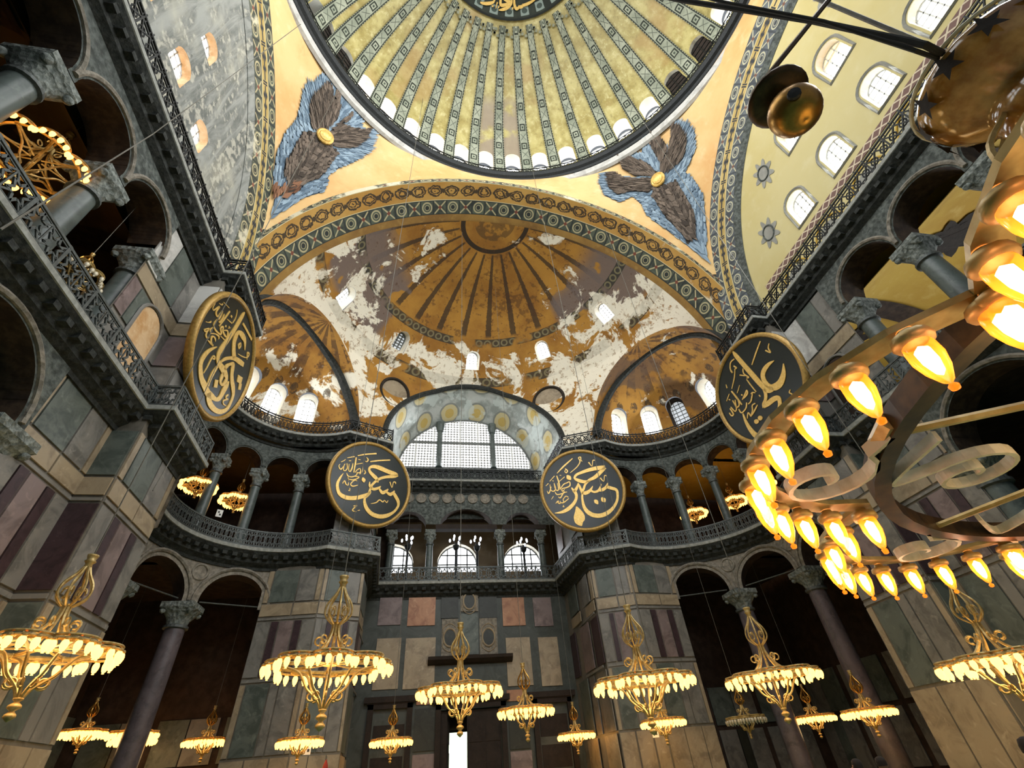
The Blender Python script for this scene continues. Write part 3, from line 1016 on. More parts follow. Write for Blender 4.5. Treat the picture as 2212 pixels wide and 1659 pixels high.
# ---- aisles and galleries behind the arcades
for s in (1, -1):
    sd = side_name[s]
    m = MB()
    m.poly([(s * 23.5, -14, 0), (s * 23.5, 33.4, 0), (s * 23.5, 33.4, C2), (s * 23.5, -14, C2)])
    m.poly([(s * 23.5, 33.4, 0), (s * 7.0, 33.4, 0), (s * 7.0, 33.4, C2), (s * 23.5, 33.4, C2)])
    m.poly([(s * 15.0, -14, 0), (s * 23.5, -14, 0), (s * 23.5, -14, C2), (s * 15.0, -14, C2)])  # unseen end wall, added to keep sky light out of the aisle
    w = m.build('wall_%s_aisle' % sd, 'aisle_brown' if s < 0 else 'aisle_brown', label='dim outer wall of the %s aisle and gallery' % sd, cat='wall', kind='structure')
    for k in range(9):
        y = -2 + 4.0 * k
        row(w, *( ((s * 23.45, y), (s * 23.45, y + 3.6)) if s < 0 else ((s * 23.45, y + 3.6), (s * 23.45, y)) )[::-1], .6, 3.4, [(1, 'grey_marble'), (.6, 'green_marble'), (1, 'grey_marble')], .06, False)
        row(w, *( ((s * 23.45, y), (s * 23.45, y + 3.6)) if s < 0 else ((s * 23.45, y + 3.6), (s * 23.45, y)) )[::-1], 3.6, 6.0, [(1, 'green_marble'), (1, 'grey_marble')], .06, False)
    for k in range(4):
        a = (s * (22.5 - 3.6 * k), 33.35); b = (s * (19.2 - 3.6 * k), 33.35)
        if s > 0: a, b = b, a
        row(w, b, a, .4, 3.2, [(1, 'grey_marble'), (.5, 'dark_slab'), (1, 'grey_marble')], .06, False)
        row(w, b, a, 3.4, 5.6, [(1, 'grey_marble'), (1, 'green_marble')], .06, False)
    # gallery floor slab with an edge that follows the lip
    m = MB()
    ring = [offset(i, .78) for i in range(NH - 1)]
    if s < 0: ring = [(-x, y) for x, y in ring]
    out = [(s * 23.5, -14)] + [(s * 23.5, min(33.3, y)) for x, y in ring[1:33]] + [(s * 23.5, 33.3)] * (len(ring) - 33)
    for i in range(len(ring) - 1):
        for z in (C1 - .45, C1 + .1):
            m.poly([(ring[i][0], ring[i][1], z), (ring[i + 1][0], ring[i + 1][1], z), (out[i + 1][0], out[i + 1][1], z), (out[i][0], out[i][1], z)])
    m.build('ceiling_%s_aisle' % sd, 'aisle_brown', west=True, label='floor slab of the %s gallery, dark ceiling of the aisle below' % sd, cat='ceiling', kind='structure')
    # gallery vault with brown painted cross ribs
    m = MB()
    m.grid(lambda a, y: (s * (19.6 - 4.6 * math.cos(a)), y, 15.7 + 4.35 * math.sin(a)), frange(.72, math.pi, 18), frange(-14, 16.4, 16))
    m.poly([(s * 14.95, -14, 20.1), (s * 21, -14, 20.1), (s * 21, 16.6, 20.1), (s * 14.95, 16.6, 20.1)])
    for i in range(3, len(ring) - 1):
        m.poly([(ring[i][0], ring[i][1], 19.9), (ring[i + 1][0], ring[i + 1][1], 19.9), (out[i + 1][0], out[i + 1][1], 19.9), (out[i][0], out[i][1], 19.9)])
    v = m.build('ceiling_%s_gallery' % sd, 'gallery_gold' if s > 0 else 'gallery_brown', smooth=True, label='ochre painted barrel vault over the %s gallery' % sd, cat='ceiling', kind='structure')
    for j, y in enumerate((-4.5, .4, 2.6, 10.6, 15.5)):
        m = MB()
        m.grid(lambda a, q: (s * (19.6 - 4.5 * math.cos(a)), q, 15.7 + 4.25 * math.sin(a)), frange(.74, math.pi, 18), [y - .55, y + .55])
        m.build('vault_rib', 'soffit_brown', v, smooth=True)
    for j, y in enumerate((6.2, -1.5, 13.2)):
        m = MB(); a0 = 1.65
        for (rr, k0) in ((1.0, 0), (.62, 1)):
            pts = []
            for i in range(32):
                b = 2 * math.pi * i / 32; r = rr * (1 + .22 * math.cos(8 * b)) * (1.25 if abs(math.cos(b)) > .97 else 1)
                a = a0 + r * math.sin(b) / 4.5
                pts.append((s * (19.6 - (4.53 - .02 * k0) * math.cos(a)), y + r * math.cos(b), 15.7 + (4.28 - .02 * k0) * math.sin(a)))
            m.poly(pts)
        m.build('painted_rosette', 'mosaic_brown' if True else '', v, label='brown painted star rosette')

# ---- west wall under the gallery, its marble panels and doors (measured on the plane y = 32.4)
YW = 32.45
m = MB()
m.poly([(-9, YW, 0), (-3.15, YW, 0), (-3.15, YW, C1), (-9, YW, C1)])
m.poly([(1.2, YW, 0), (7, YW, 0), (7, YW, C1), (1.2, YW, C1)])
m.poly([(-3.15, YW, 5.5), (1.2, YW, 5.5), (1.2, YW, C1), (-3.15, YW, C1)])
ww = m.build('wall_west', 'wall_dark', label='west wall of the nave, dark green marble with coloured panels', cat='wall', kind='structure')
def wpanel(x0, x1, z0, z1, mat, out=.07, parent=ww, name='panel'):
    mm = MB(); mm.box((-(x1 - x0) / 2, -out, -(z1 - z0) / 2), ((x1 - x0) / 2, 0, (z1 - z0) / 2))
    o = mm.build(name, mat, parent); o.location = ((x0 + x1) / 2, YW, (z0 + z1) / 2); return o
for q in ((-7.2, -5.7, 10.05, 11.8, 'rose_marble'), (-5.25, -3.4, 9.95, 11.75, 'orange_marble'), (-3.0, -1.8, 10.35, 11.7, 'dark_slab'), (-.33, .92, 10.3, 11.68, 'dark_slab'),
          (1.3, 2.9, 9.75, 11.6, 'orange_marble'), (3.55, 4.9, 9.65, 11.55, 'rose_marble'), (-7.1, -5.55, 6.4, 9.25, 'beige_marble'), (-5.25, -3.3, 6.35, 9.2, 'beige_marble'),
          (1.42, 3.1, 6.2, 9.0, 'beige_marble'), (3.67, 5.05, 6.1, 8.95, 'beige_marble'), (-1.72, -.45, 8.1, 10.6, 'green_marble'), (-4.4, -2.98, 3.25, 5.3, 'dark_slab'), (1.35, 2.6, 3.0, 5.15, 'dark_slab'),
          (-4.4, -3.0, 1.2, 3.1, 'rose_marble'), (1.35, 2.65, 1.1, 2.9, 'rose_marble'), (-4.35, -3.25, 5.5, 6.2, 'orange_marble'), (1.3, 2.4, 5.4, 6.0, 'orange_marble')):
    wpanel(*q)
for x0, x1, z0, z1 in ((-1.66, -.42, 10.75, 12.1), (-2.92, -1.82, 8.0, 10.3), (-.36, .86, 7.9, 10.28)):
    wp = wpanel(x0, x1, z0, z1, 'carved_warm', .08, ww, 'inlaid_panel')
    mm = MB(); c = (x0 + x1) / 2; zc = (z0 + z1) / 2
    mm.tube([(.42 * math.cos(a), -.1, .55 * math.sin(a)) for a in frange(0, 2 * math.pi * .96, 24)], .06, 6, True)
    mm.tube([(.5 * math.cos(a) * (1 - .2 * math.cos(4 * a)), -.1, .85 * math.sin(a)) for a in frange(0, 2 * math.pi * .97, 32)], .03, 5, True)
    mm.build('inlay_frame', 'beige_marble', wp)
    mm = MB(); mm.poly([(.36 * math.cos(a), -.1, .46 * math.sin(a)) for a in frange(0, 2 * math.pi * .96, 24)][::-1])
    mm.build('inlay_disc', 'dark_slab', wp, label='dark oval inlay')
# horizontal stone shelf over the middle door
mm = MB(); mm.sweep([(-3.76, 0, 0, 1), (1.78, 0, 0, 1)], [(-.05, 7.55), (-.3, 7.62), (-.55, 7.8), (-.6, 7.98), (0, 7.98)])
for o_ in (-3.76, 1.78): mm.poly([(o_, -.05, 7.55), (o_, -.3, 7.62), (o_, -.55, 7.8), (o_, -.6, 7.98), (o_, 0, 7.98)])
so = mm.build('door_shelf', 'wood_dark', ww, label='projecting dark stone shelf'); so.location = (0, YW, 0)

def door(n, x0, x1, h, label, dark):
    d = empty('door_%d' % n, ((x0 + x1) / 2, YW, 0)); hw = (x1 - x0) / 2
    mm = MB()
    for a, b, c, e in ((-hw, -hw + .32, 0, h), (hw - .32, hw, 0, h), (-hw, hw, h - .32, h)): mm.box((a, -.22, c), (b, .25, e))
    mm.box((-hw - .25, -.32, h), (hw + .25, .2, h + .3)); mm.box((-hw - .1, -.26, h - .06), (hw + .1, .2, h + .02))
    o = mm.build('door_frame', 'wood_dark', d); o.location = (0, 0, 0)
    for k, (a, b, op) in enumerate(dark):
        mm = MB(); L = b - a
        mm.box((0, -.04, .02), (L, .04, h - .4))
        for zz in (.4, 2.0, 3.5):
            if zz + 1.1 < h - .4: mm.box((.1, -.07, zz), (L - .1, .07, zz + 1.1))
        o = mm.build('door_leaf', 'wood_dark', d); o.location = (a, .05, 0); o.rotation_euler = (0, 0, math.radians(op))
    return tag(d, label, 'door', None, 'structure')
door(1, -3.15, 1.2, 5.5, 'tall middle doorway of the west wall, its leaf open to daylight', [(-1.83, -1.5, 0), (-.25, .8, 0), (.8, 1.83, 0), (-1.5, -.35, 80)])
door(2, -7.2, -4.55, 5.7, 'closed dark wooden door left of the middle doorway', [(-1.0, 1.0, 0)])
door(3, 2.9, 5.5, 5.5, 'closed dark wooden door right of the middle doorway', [(-1.0, 1.0, 0)])
# daylight seen through the open leaf: outer door of the narthex
nd = empty('window_90', (-1.35, 41, 0))
mm = MB(); mm.box((-.85, 0, .1), (.85, .05, 4.6)); o = mm.build('pane', 'day_green', nd); o.location = (0, 0, 0)
mm = MB()
for x in (-.95, .87): mm.box((x, -.05, 0), (x + .1, .1, 4.7))
mm.box((-.95, -.05, 4.6), (.97, .1, 4.75)); o = mm.build('frame', 'wood_dark', nd); o.location = (0, 0, 0)
tag(nd, 'bright daylight in the outer doorway beyond the middle door', 'window', None, 'structure')
m = MB()
m.poly([(-9, 41.2, 0), (7, 41.2, 0), (7, 41.2, 8), (-9, 41.2, 8)])
m.poly([(-9, 33, 0), (-9, 41.2, 0), (-9, 41.2, 8), (-9, 33, 8)]); m.poly([(7, 33, 0), (7, 41.2, 0), (7, 41.2, 8), (7, 33, 8)])
m.poly([(-9, 33, 8), (7, 33, 8), (7, 41.2, 8), (-9, 41.2, 8)])
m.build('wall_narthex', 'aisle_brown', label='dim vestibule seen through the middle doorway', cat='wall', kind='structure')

# ---- west gallery: beams, columns, arches, frieze of discs, lit room behind
XC = -1.2
m = MB()
bays = ((XC, 2.05, 1.25), (4.66 - 1.33, 1.33, 1.0), (2 * XC - 4.66 + 1.33, 1.33, 1.0))
def keepw(x, z):
    d = 9.0
    for c, hw, h in bays:
        if z > 17.2: d = min(d, math.hypot((x - c) / hw, (z - 17.2) / h) - 1)
        else: d = min(d, abs(x - c) / hw - 1)
    return d
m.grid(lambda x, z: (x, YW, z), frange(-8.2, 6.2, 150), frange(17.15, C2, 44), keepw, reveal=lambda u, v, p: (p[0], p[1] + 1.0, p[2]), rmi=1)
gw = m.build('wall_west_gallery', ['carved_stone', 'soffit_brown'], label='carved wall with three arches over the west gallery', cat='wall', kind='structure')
for j, x in enumerate((-5.85, -4.86, -3.83, -2.78, -1.75, -.7, .34, 1.38, 2.5, 3.53)):
    mm = MB(); mm.lathe([(0, .05), (.33, .05), (.36, .09), (.41, .09), (.43, 0)], 20)
    o = mm.build('frieze_disc', 'carved_warm', gw); o.location = (x, YW - .02, 19.35); o.rotation_euler = (math.pi / 2, 0, 0)
for x0, x1 in ((-7.4, -4.7), (-3.6, 1.2), (1.7, 5.2)):
    mm = MB(); mm.box((x0, YW - .12, 16.75), (x1, YW + .5, 17.12)); mm.build('beam', 'wood_dark', gw)
for j, x in enumerate((-6.9, -4.0, 1.45, 4.75)):
    column((x, YW + .35, C1 + .1), 16.75 - C1 - .1, .26, 'column_marble', 'dark column of the west gallery, %s from the left' % ordinal(j), 'columns of the west gallery')
m = MB()
YB = 37.5
bw = ((XC - .35, 1.72), (4.16, 1.72), (-7.0, 1.72))
def keepb(x, z):
    return min([arch_sd(x - c, z - 15.2, hw, .7) for c, hw in bw])
m.grid(lambda x, z: (x, YB, z), frange(-11, 9, 130), frange(C1, C2, 50), keepb, reveal=lambda u, v, p: (p[0], p[1] + .7, p[2]), rmi=1)
m.cur = 0
for x in (-10.5, 8.5): m.poly([(x, YW, C1), (x, YB, C1), (x, YB, C2), (x, YW, C2)])
m.cur = 2
m.poly([(-11, YW, C1 - .2), (9, YW, C1 - .2), (9, YB, C1 - .2), (-11, YB, C1 - .2)]); m.poly([(-11, YW + .9, 19.6), (9, YW + .9, 19.6), (9, YB, 19.6), (-11, YB, 19.6)])
m.build('wall_west_gallery_back', ['gallery_wall', 'white_reveal', 'soffit_brown'], label='painted back wall of the west gallery with three arched windows', cat='wall', kind='structure')


# ---- windows
WN = [0]
def arch_poly(hw, hs, n=10, k=1.0):
    return [(-hw * k, 0), (hw * k, 0)] + [(hw * k * math.cos(a), hs + hw * k * math.sin(a)) for a in frange(0, math.pi, n)]
def window(c, inward, hw, hs, label, west=False, pane='pane_day', nx=2, nz=4, split=False, bar='frame_white', grp=None, bw=.05, tilt=(0, 0, 1)):
    """pane and glazing bars of an arched window; c = middle of the sill, inward = direction into the room"""
    WN[0] += 1
    if west: c = skew(c)
    root = empty('window_%d' % WN[0], c)
    n = Vector(inward).normalized(); up = Vector(tilt); up = (up - n * up.dot(n)).normalized(); rt = up.cross(n)
    L = lambda x, z, d=0.0: rt * x + up * z + n * d
    top = hs + hw
    if split:
        for i in range(nx):
            for j in range(nz):
                x0, x1 = -hw + 2 * hw * i / nx, -hw + 2 * hw * (i + 1) / nx; z0, z1 = hs * j / nz, hs * (j + 1) / nz
                m = MB(); m.poly([L(x0, z0), L(x1, z0), L(x1, z1), L(x0, z1)]); m.build('pane', pane, root).location = (0, 0, 0)
        m = MB(); m.poly([L(hw * math.cos(a), hs + hw * math.sin(a)) for a in frange(0, math.pi, 10)]); m.build('fanlight', 'pane_amber' if split == 2 else pane, root).location = (0, 0, 0)
    else:
        m = MB(); m.poly([L(x, z) for x, z in arch_poly(hw, hs)]); m.build('pane', pane, root).location = (0, 0, 0)
    m = MB()
    for i in range(1, nx):
        x = -hw + 2 * hw * i / nx; zt = hs + math.sqrt(max(0, hw * hw - x * x))
        m.bar(L(x, 0, .03), L(x, zt, .03), bw, n)
    for j in range(1, nz + 1):
        z = top * j / (nz + 1); xx = hw if z < hs else math.sqrt(max(.001, hw * hw - (z - hs) ** 2))
        m.bar(L(-xx, z, .03), L(xx, z, .03), bw, n)
    pts = [L(x, z, .02) for x, z in arch_poly(hw, hs)]
    m.tube(pts, bw * .8, 4, True)
    m.build('glazing_bars', bar, root).location = (0, 0, 0)
    return tag(root, label, 'window', grp, 'structure')

for j, (c, hw) in enumerate(bw_list if 'bw_list' in globals() else bw):
    window((c, YB + .6, 15.2), (0, -1, 0), hw, .7, 'wide arched window at the back of the west gallery, %s' % ('in the middle', 'on the right', 'on the left')[j], nx=4, nz=2, bar='frame_grey', grp='west gallery windows', bw=.1)

# ---- semi-dome over the west end
SD = (0.0, 17.5, 21.7)
RS = 15.1
D45 = Vector((.88, .475, 0)).normalized()
RCON, ZCON = 5.62, 21.45
RV, ZV = 7.1, 22.6
def sd_point(az, t):
    """az degrees from west, t 0..1 up the shell"""
    if t < 0:
        p = sd_point(az, 0.0); return (p[0], p[1], p[2] + t * 20)
    if t < .25:
        q = t / .25; k = min(1.0, max(0.0, (abs(az) - 55) / 33.0)); k = k * k * (3 - 2 * k)
        r0 = 12.4 + (15.1 - 12.4) * k; z = SD[2] + 7.3 * q
        rs = math.sqrt(RS * RS - (z - SD[2]) ** 2); r1 = 13.22
        ra = r0 + (r1 - r0) * (1 - (1 - q) ** 2); r = ra * (1 - k) + rs * k
    else:
        ph = math.radians(28.9 + (90 - 28.9) * (t - .25) / .75); r = RS * math.cos(ph); z = SD[2] + RS * math.sin(ph)
    a = math.radians(az)
    return (r * math.sin(a), SD[1] + r * math.cos(a), z)
def conch_d(p, s):
    q = Vector((p[0] - s * EX[0], p[1] - EX[1], 0)); d = Vector((s * D45.x, D45.y, 0))
    h = q - d * q.dot(d)
    return math.hypot(h.length, max(0, p[2] - ZCON)) - RCON if p[2] > ZCON else h.length - RCON
def vault_d(p):
    if p[1] < 22: return 5.0
    return math.hypot(p[0], max(0, p[2] - ZV)) - RV
SDW = [(0, 31.6), (-35.5, 31.5), (33, 31.7), (-68.5, 30.9), (66, 31.8)]
def t_of_z(z): return .25 + .75 * (math.degrees(math.asin((z - SD[2]) / RS)) - 28.9) / 61.1
def sd_keep(az, t):
    p = sd_point(az, t)
    d = min(conch_d(p, 1), conch_d(p, -1), vault_d(p))
    if .25 < t < .75:
        for wa, wz in SDW:
            if abs(az - wa) < 12:
                x = math.radians(az - wa) * 11.3; z = (t - t_of_z(wz - .6)) / .75 * math.radians(61.1) * RS
                d = min(d, arch_sd(x, z, .62, 1.15))
    return d
def sd_reveal(az, t, p):
    P = Vector(p)
    best = min((abs(conch_d(p, 1)), 0), (abs(conch_d(p, -1)), 1), (abs(vault_d(p)), 2))
    if best[0] < .12:
        if best[1] == 2:
            return ((p[0], 33.1, p[2]), (math.atan2(p[2] - 21.7, p[0]) * RV, 33.1, p[1]))
        s = 1 if best[1] == 0 else -1
        d = Vector((s * D45.x, D45.y, 0)); c = Vector((s * EX[0], EX[1], 0))
        q = (c - P); q.z = 0
        e = P + d * q.dot(d)
        return (tuple(e), (.01, .5, .51))
    a = math.radians(az)
    return ((p[0] + math.sin(a) * .9, p[1] + math.cos(a) * .9, p[2] + .15), (0.0, .02, .03))
m = MB()
def sd_uv(az, t):
    p = sd_point(az, t)
    return (az / 180.0 + .0001, math.degrees(math.asin(min(1, (p[2] - SD[2]) / RS))) / 90 if t >= .25 else max(0, t) / .25 * .321)
# the cut edge towards the vault takes the vault paint, all others the shell's own paint
class MB2(MB): pass
us, vs = frange(-90, 90, 300), [-.06] + frange(0, .25, 50) + frange(.25, 1, 100)[1:]
def keep_c(az, t):
    return sd_keep(az, t)
m.grid(sd_point, us, vs, keep_c, UV=sd_uv, flip=True)
sdo = m.build('ceiling_semidome', 'semidome_paint', west=True, smooth=True, label='great painted half dome over the west end, gold with dark rays and plaster losses', cat='ceiling', kind='structure')
for j, (wa, wz) in enumerate(SDW):
    a = math.radians(wa); q = Vector(sd_point(wa, t_of_z(wz - .6)))
    up = (Vector(sd_point(wa, t_of_z(wz + .6))) - q).normalized()
    out = Vector((math.sin(a), math.cos(a), 0)); out = (out - up * out.dot(up)).normalized()
    # splayed white reveal
    mm = MB(); ap = arch_poly(.62, 1.15); rt = up.cross(-out)
    A = [q + rt * x + up * z for x, z in ap]; B = [q + rt * x * .82 + up * (z * .9 + .1) + out * .75 for x, z in ap]
    for i in range(len(ap)):
        k = (i + 1) % len(ap); mm.poly([A[i], A[k], B[k], B[i]])
    mm.build('window_reveal', 'white_reveal', sdo, west=True)
    grill = j == 1
    window(tuple(q + out * .72 + up * .1), tuple(-out), .53, 1.0, ('lowest middle window of the great half dome', 'small dim grilled window left of middle in the half dome', 'bright window right of middle in the half dome', 'bright splayed window at the far left of the half dome', 'bright splayed window at the far right of the half dome')[j], True, 'pane_dim' if grill else 'pane_day', 3, 5, False, 'frame_grey' if grill else 'frame_white', 'half dome windows', .05 if not grill else .1, tuple(up))

# the openings' edge curves: conches and vault
def edge_curve(kind, s=1, n=40):
    pts = []
    for i in range(n + 1):
        b = math.pi * i / n
        if kind == 'v':
            base = Vector((RV * math.cos(b), 0, ZV + RV * math.sin(b))); d = Vector((0, 1, 0)); lo, hi = 20.0, 33.0
        else:
            e = Vector((s * D45.y, -D45.x, 0)); base = Vector((s * EX[0], EX[1], ZCON)) + e * RCON * math.cos(b) + Vector((0, 0, RCON * math.sin(b))); d = Vector((s * D45.x, D45.y, 0)); lo, hi = -9.0, 9.0
        def g(x):
            p = base + d * x; r = math.hypot(p.x, p.y - SD[1]); az = math.degrees(math.atan2(p.x, p.y - SD[1])); z = p.z
            if z - SD[2] < 7.3: t = max(0, (z - SD[2])) / 7.3 * .25
            else: t = t_of_z(min(z, SD[2] + RS - .01))
            q = sd_point(max(-90, min(90, az)), t); return r - math.hypot(q[0], q[1] - SD[1])
        for _ in range(40):
            mid = (lo + hi) / 2
            if g(mid) > 0: hi = mid
            else: lo = mid
        pts.append((base + d * lo, d))
    return pts
for s in (1, -1):
    sd = side_name[s]
    cur = edge_curve('c', s)
    ctr = Vector((s * EX[0], EX[1], ZCON)); d = Vector((s * D45.x, D45.y, 0)); e = Vector((s * D45.y, -D45.x, 0))
    # quarter sphere with its barrel extension towards the nave
    m = MB()
    def cp(a, t):
        """a -90..90 about the axis, t 0..1 elevation"""
        dz = 20 * min(0, t); t = max(0, t); ph = math.radians(90 * t); aa = math.radians(a)
        h = RCON * math.cos(ph)
        return tuple(ctr + (d * math.cos(aa) + e * math.sin(aa)) * h + Vector((0, 0, RCON * math.sin(ph) + dz)))
    if s < 0: cws = [(-12.5, 1), (-37, 1), (-61, 1), (-84, 1)]
    else: cws = [(-1.7, 1), (25.9, 1), (48.6, 0), (78.4, 1)]
    axis_az = math.degrees(math.atan2(d.x, d.y))
    rel = [((az - axis_az) * (1 if True else 1), lit) for az, lit in cws]
    # angle a is measured from d towards e; e is d turned by -90 (right) or +90 (left)
    sg = 1 if math.degrees(math.atan2(e.x, e.y)) - axis_az in () else None
    ea = math.degrees(math.atan2(e.x, e.y)); turn = 1 if abs(((ea - axis_az + 180) % 360 - 180) - 90) < 1 else -1
    rel = [((r + 180) % 360 - 180) * turn for r, _ in rel]
    def ck(a, t):
        dd = 9.0
        for r in rel:
            x = math.radians(a - r) * RCON * math.cos(math.radians(90 * t)); z = math.radians(90 * t) * RCON - .55
            dd = min(dd, arch_sd(x, z, .68, 1.75))
        return dd
    m.grid(cp, frange(-90, 90, 150), [-.045] + frange(0, 1, 70), ck, UV=lambda a, t: (a / 180 + .0001, t), flip=(s > 0))
    for (P0, dd), (P1, _) in zip(cur, cur[1:]):
        # barrel strip between the sphere's rim plane and the half dome
        f0 = P0 + dd * ((ctr - P0).dot(dd)); f1 = P1 + dd * ((ctr - P1).dot(dd))
        m.poly([P0, P1, f1, f0], [(.3, .5), (.3, .52), (.32, .52), (.32, .5)])
    cn = m.build('ceiling_%s_conch' % sd, 'conch_paint', west=True, smooth=False, label='painted %s corner conch, worn gold with dark rays' % sd, cat='ceiling', kind='structure')
    for j, (r, (az, lit)) in enumerate(zip(rel, cws)):
        q = Vector(cp(r, .55 / RCON / math.radians(90))); ar = math.radians(r)
        out = d * math.cos(ar) + e * math.sin(ar); up = (Vector(cp(r, (1.6) / RCON / math.radians(90))) - q).normalized(); out = (out - up * out.dot(up)).normalized()
        mm = MB(); ap = arch_poly(.68, 1.75); rt = up.cross(-out)
        A = [q + rt * x + up * z for x, z in ap]; B = [q + rt * x * .85 + up * (z * .93 + .05) + out * .8 for x, z in ap]
        for i in range(len(ap)):
            k = (i + 1) % len(ap); mm.poly([A[i], A[k], B[k], B[i]])
        mm.build('window_reveal', 'white_reveal' if lit else 'soffit_brown', cn, west=True)
        window(tuple(q + out * .75 + up * .05), tuple(-out), .6, 1.65, '%s window in the %s corner conch, %s from the middle of the west end' % ('bright arched' if lit else 'dark grilled', sd, ordinal(j)), True, 'pane_day' if lit else 'pane_dim', 3, 6, False, 'frame_white' if lit else 'frame_grey', 'conch windows', .045, tuple(up))
    m = MB(); m.tube([p for p, _ in cur], .34, 8)
    m.build('trim_%d' % (3 if s > 0 else 4), 'border_worn' if False else 'cornice_stone', west=True, label='dark painted edge moulding of the %s conch arch' % sd, cat='moulding', kind='structure')
    m = MB(); m.tube([p + (p - ctr).normalized() * .62 for p, _ in cur], .16, 6)
    m.build('trim_%d' % (5 if s > 0 else 6), 'beige_marble', west=True, label='pale fillet outside the %s conch arch' % sd, cat='moulding', kind='structure')
# barrel vault over the west window
cur = edge_curve('v')
m = MB()
for i in range(len(cur) - 1):
    (P0, _), (P1, _) = cur[i], cur[i + 1]
    b0, b1 = math.pi * i / 40 * RV, math.pi * (i + 1) / 40 * RV
    kk = 6.05 / RV; e0, e1 = (P0.x * kk, 33.2, 21.7 + (P0.z - ZV) * kk), (P1.x * kk, 33.2, 21.7 + (P1.z - ZV) * kk)
    m.poly([P0, P1, e1, e0], [(b0, P0.y), (b1, P1.y), (b1, 33.2), (b0, 33.2)])
for s in (1, -1):
    y0 = cur[0][0].y
    m.poly([(s * RV, y0, ZV), (s * 6.05, 33.2, 21.7), (s * 6.05, 33.2, 20.7), (s * RV, y0, 20.7)], [(.3, 26), (.3, 33), (1.5, 33), (1.5, 26)])
m.build('ceiling_west_vault', 'vault_paint', west=True, smooth=False, label='pale painted barrel vault over the big west window', cat='ceiling', kind='structure')
m = MB(); m.tube([p for p, _ in cur], .24, 8)
m.build('trim_7', 'cornice_stone', west=True, label='dark edge moulding of the west vault', cat='moulding', kind='structure')
# two painted roundels on the spandrels between vault and conches
for s in (1, -1):
    az = s * 31
    c = Vector(sd_point(az, .19)); a = math.radians(az); nrm = Vector((-math.sin(a), -math.cos(a), -.1)).normalized()
    rt = nrm.cross(Vector((0, 0, 1))).normalized(); up = rt.cross(nrm)
    m = MB(); m.tube([c + nrm * .12 + (rt * math.cos(b) + up * math.sin(b)) * 1.35 for b in frange(0, 2 * math.pi * .97, 32)], .13, 6, True)
    ro = m.build('painted_roundel', 'border_worn' if False else 'mosaic_brown', sdo, west=True)
    m = MB(); m.poly([c + nrm * .05 + (rt * math.cos(b) + up * math.sin(b)) * 1.3 for b in frange(0, 2 * math.pi * .97, 32)])
    m.build('roundel_field', 'beige_marble', sdo, west=True, label='pale worn disc')

# ---- big west window: two columns, transom, lattice
WN[0] += 1
bwn = empty('window_%d' % WN[0], skew((0, 33.1, 21.7)))
def bwz(x): return math.sqrt(max(0, 6.05 ** 2 - x * x))
lights = [(-6.0, -2.62), (-2.18, 2.18), (2.62, 6.0)]
for x0, x1 in lights:
    for lo, hi in ((0.9, 3.35), (3.5, 7.0)):
        xs = frange(x0, x1, 14); top = [(x, min(hi, bwz(x))) for x in xs if bwz(x) > lo + .02]
        if len(top) > 2:
            mm = MB(); mm.poly([(x, 0, lo) for x, _ in (top[0], top[-1])] + [(x, 0, z) for x, z in top[::-1]])
            mm.build('pane', 'pane_day', bwn).location = (0, 0, 0)
mm = MB()
for x0, x1 in lights:
    n = max(6, round((x1 - x0) / .27))
    for i in range(n + 1):
        x = x0 + (x1 - x0) * i / n; zt = bwz(x)
        if zt > 1.0: mm.bar((x, -.06, .9), (x, -.06, zt), .085 if i % 6 else .12, (0, 1, 0))
    for j in range(20):
        z = .9 + .27 * j
        xs = [x for x in frange(x0, x1, 60) if bwz(x) > z]
        if len(xs) > 2: mm.bar((xs[0], -.06, z), (xs[-1], -.06, z), .085, (0, 1, 0))
mm.build('lattice', 'frame_white', bwn, kind='stuff').location = (0, 0, 0)
for x in (-2.4, 2.4):
    mm = MB(); mm.lathe([(.3, .8), (.24, 1.1), (.21, 4.4), (.3, 4.5), (.42, 5.1), (.42, 5.45)], 12, (x, -.3, 0)); mm.build('window_column', 'column_marble', bwn).location = (0, 0, 0)
mm = MB(); mm.box((-6.0, -.2, .6), (6.0, .2, .92)); mm.box((-5.3, -.16, 3.34), (5.3, .05, 3.52)); mm.build('transom', 'frame_grey', bwn).location = (0, 0, 0)
mm = MB(); mm.tube([(x, -.05, bwz(x)) for x in [6.03 * math.cos(a) for a in frange(0.02, math.pi - .02, 30)]], .1, 6); mm.build('arched_frame', 'frame_grey', bwn).location = (0, 0, 0)
tag(bwn, 'huge half-round latticed window with two columns at the west end', 'window', None, 'structure')
m = MB(); m.poly([(-7, 33.3, 18), (7, 33.3, 18), (7, 33.3, 22.6), (-7, 33.3, 22.6)])
m.build('wall_west_upper', 'carved_stone', west=True, label='dark wall strip under the big west window', cat='wall', kind='structure')

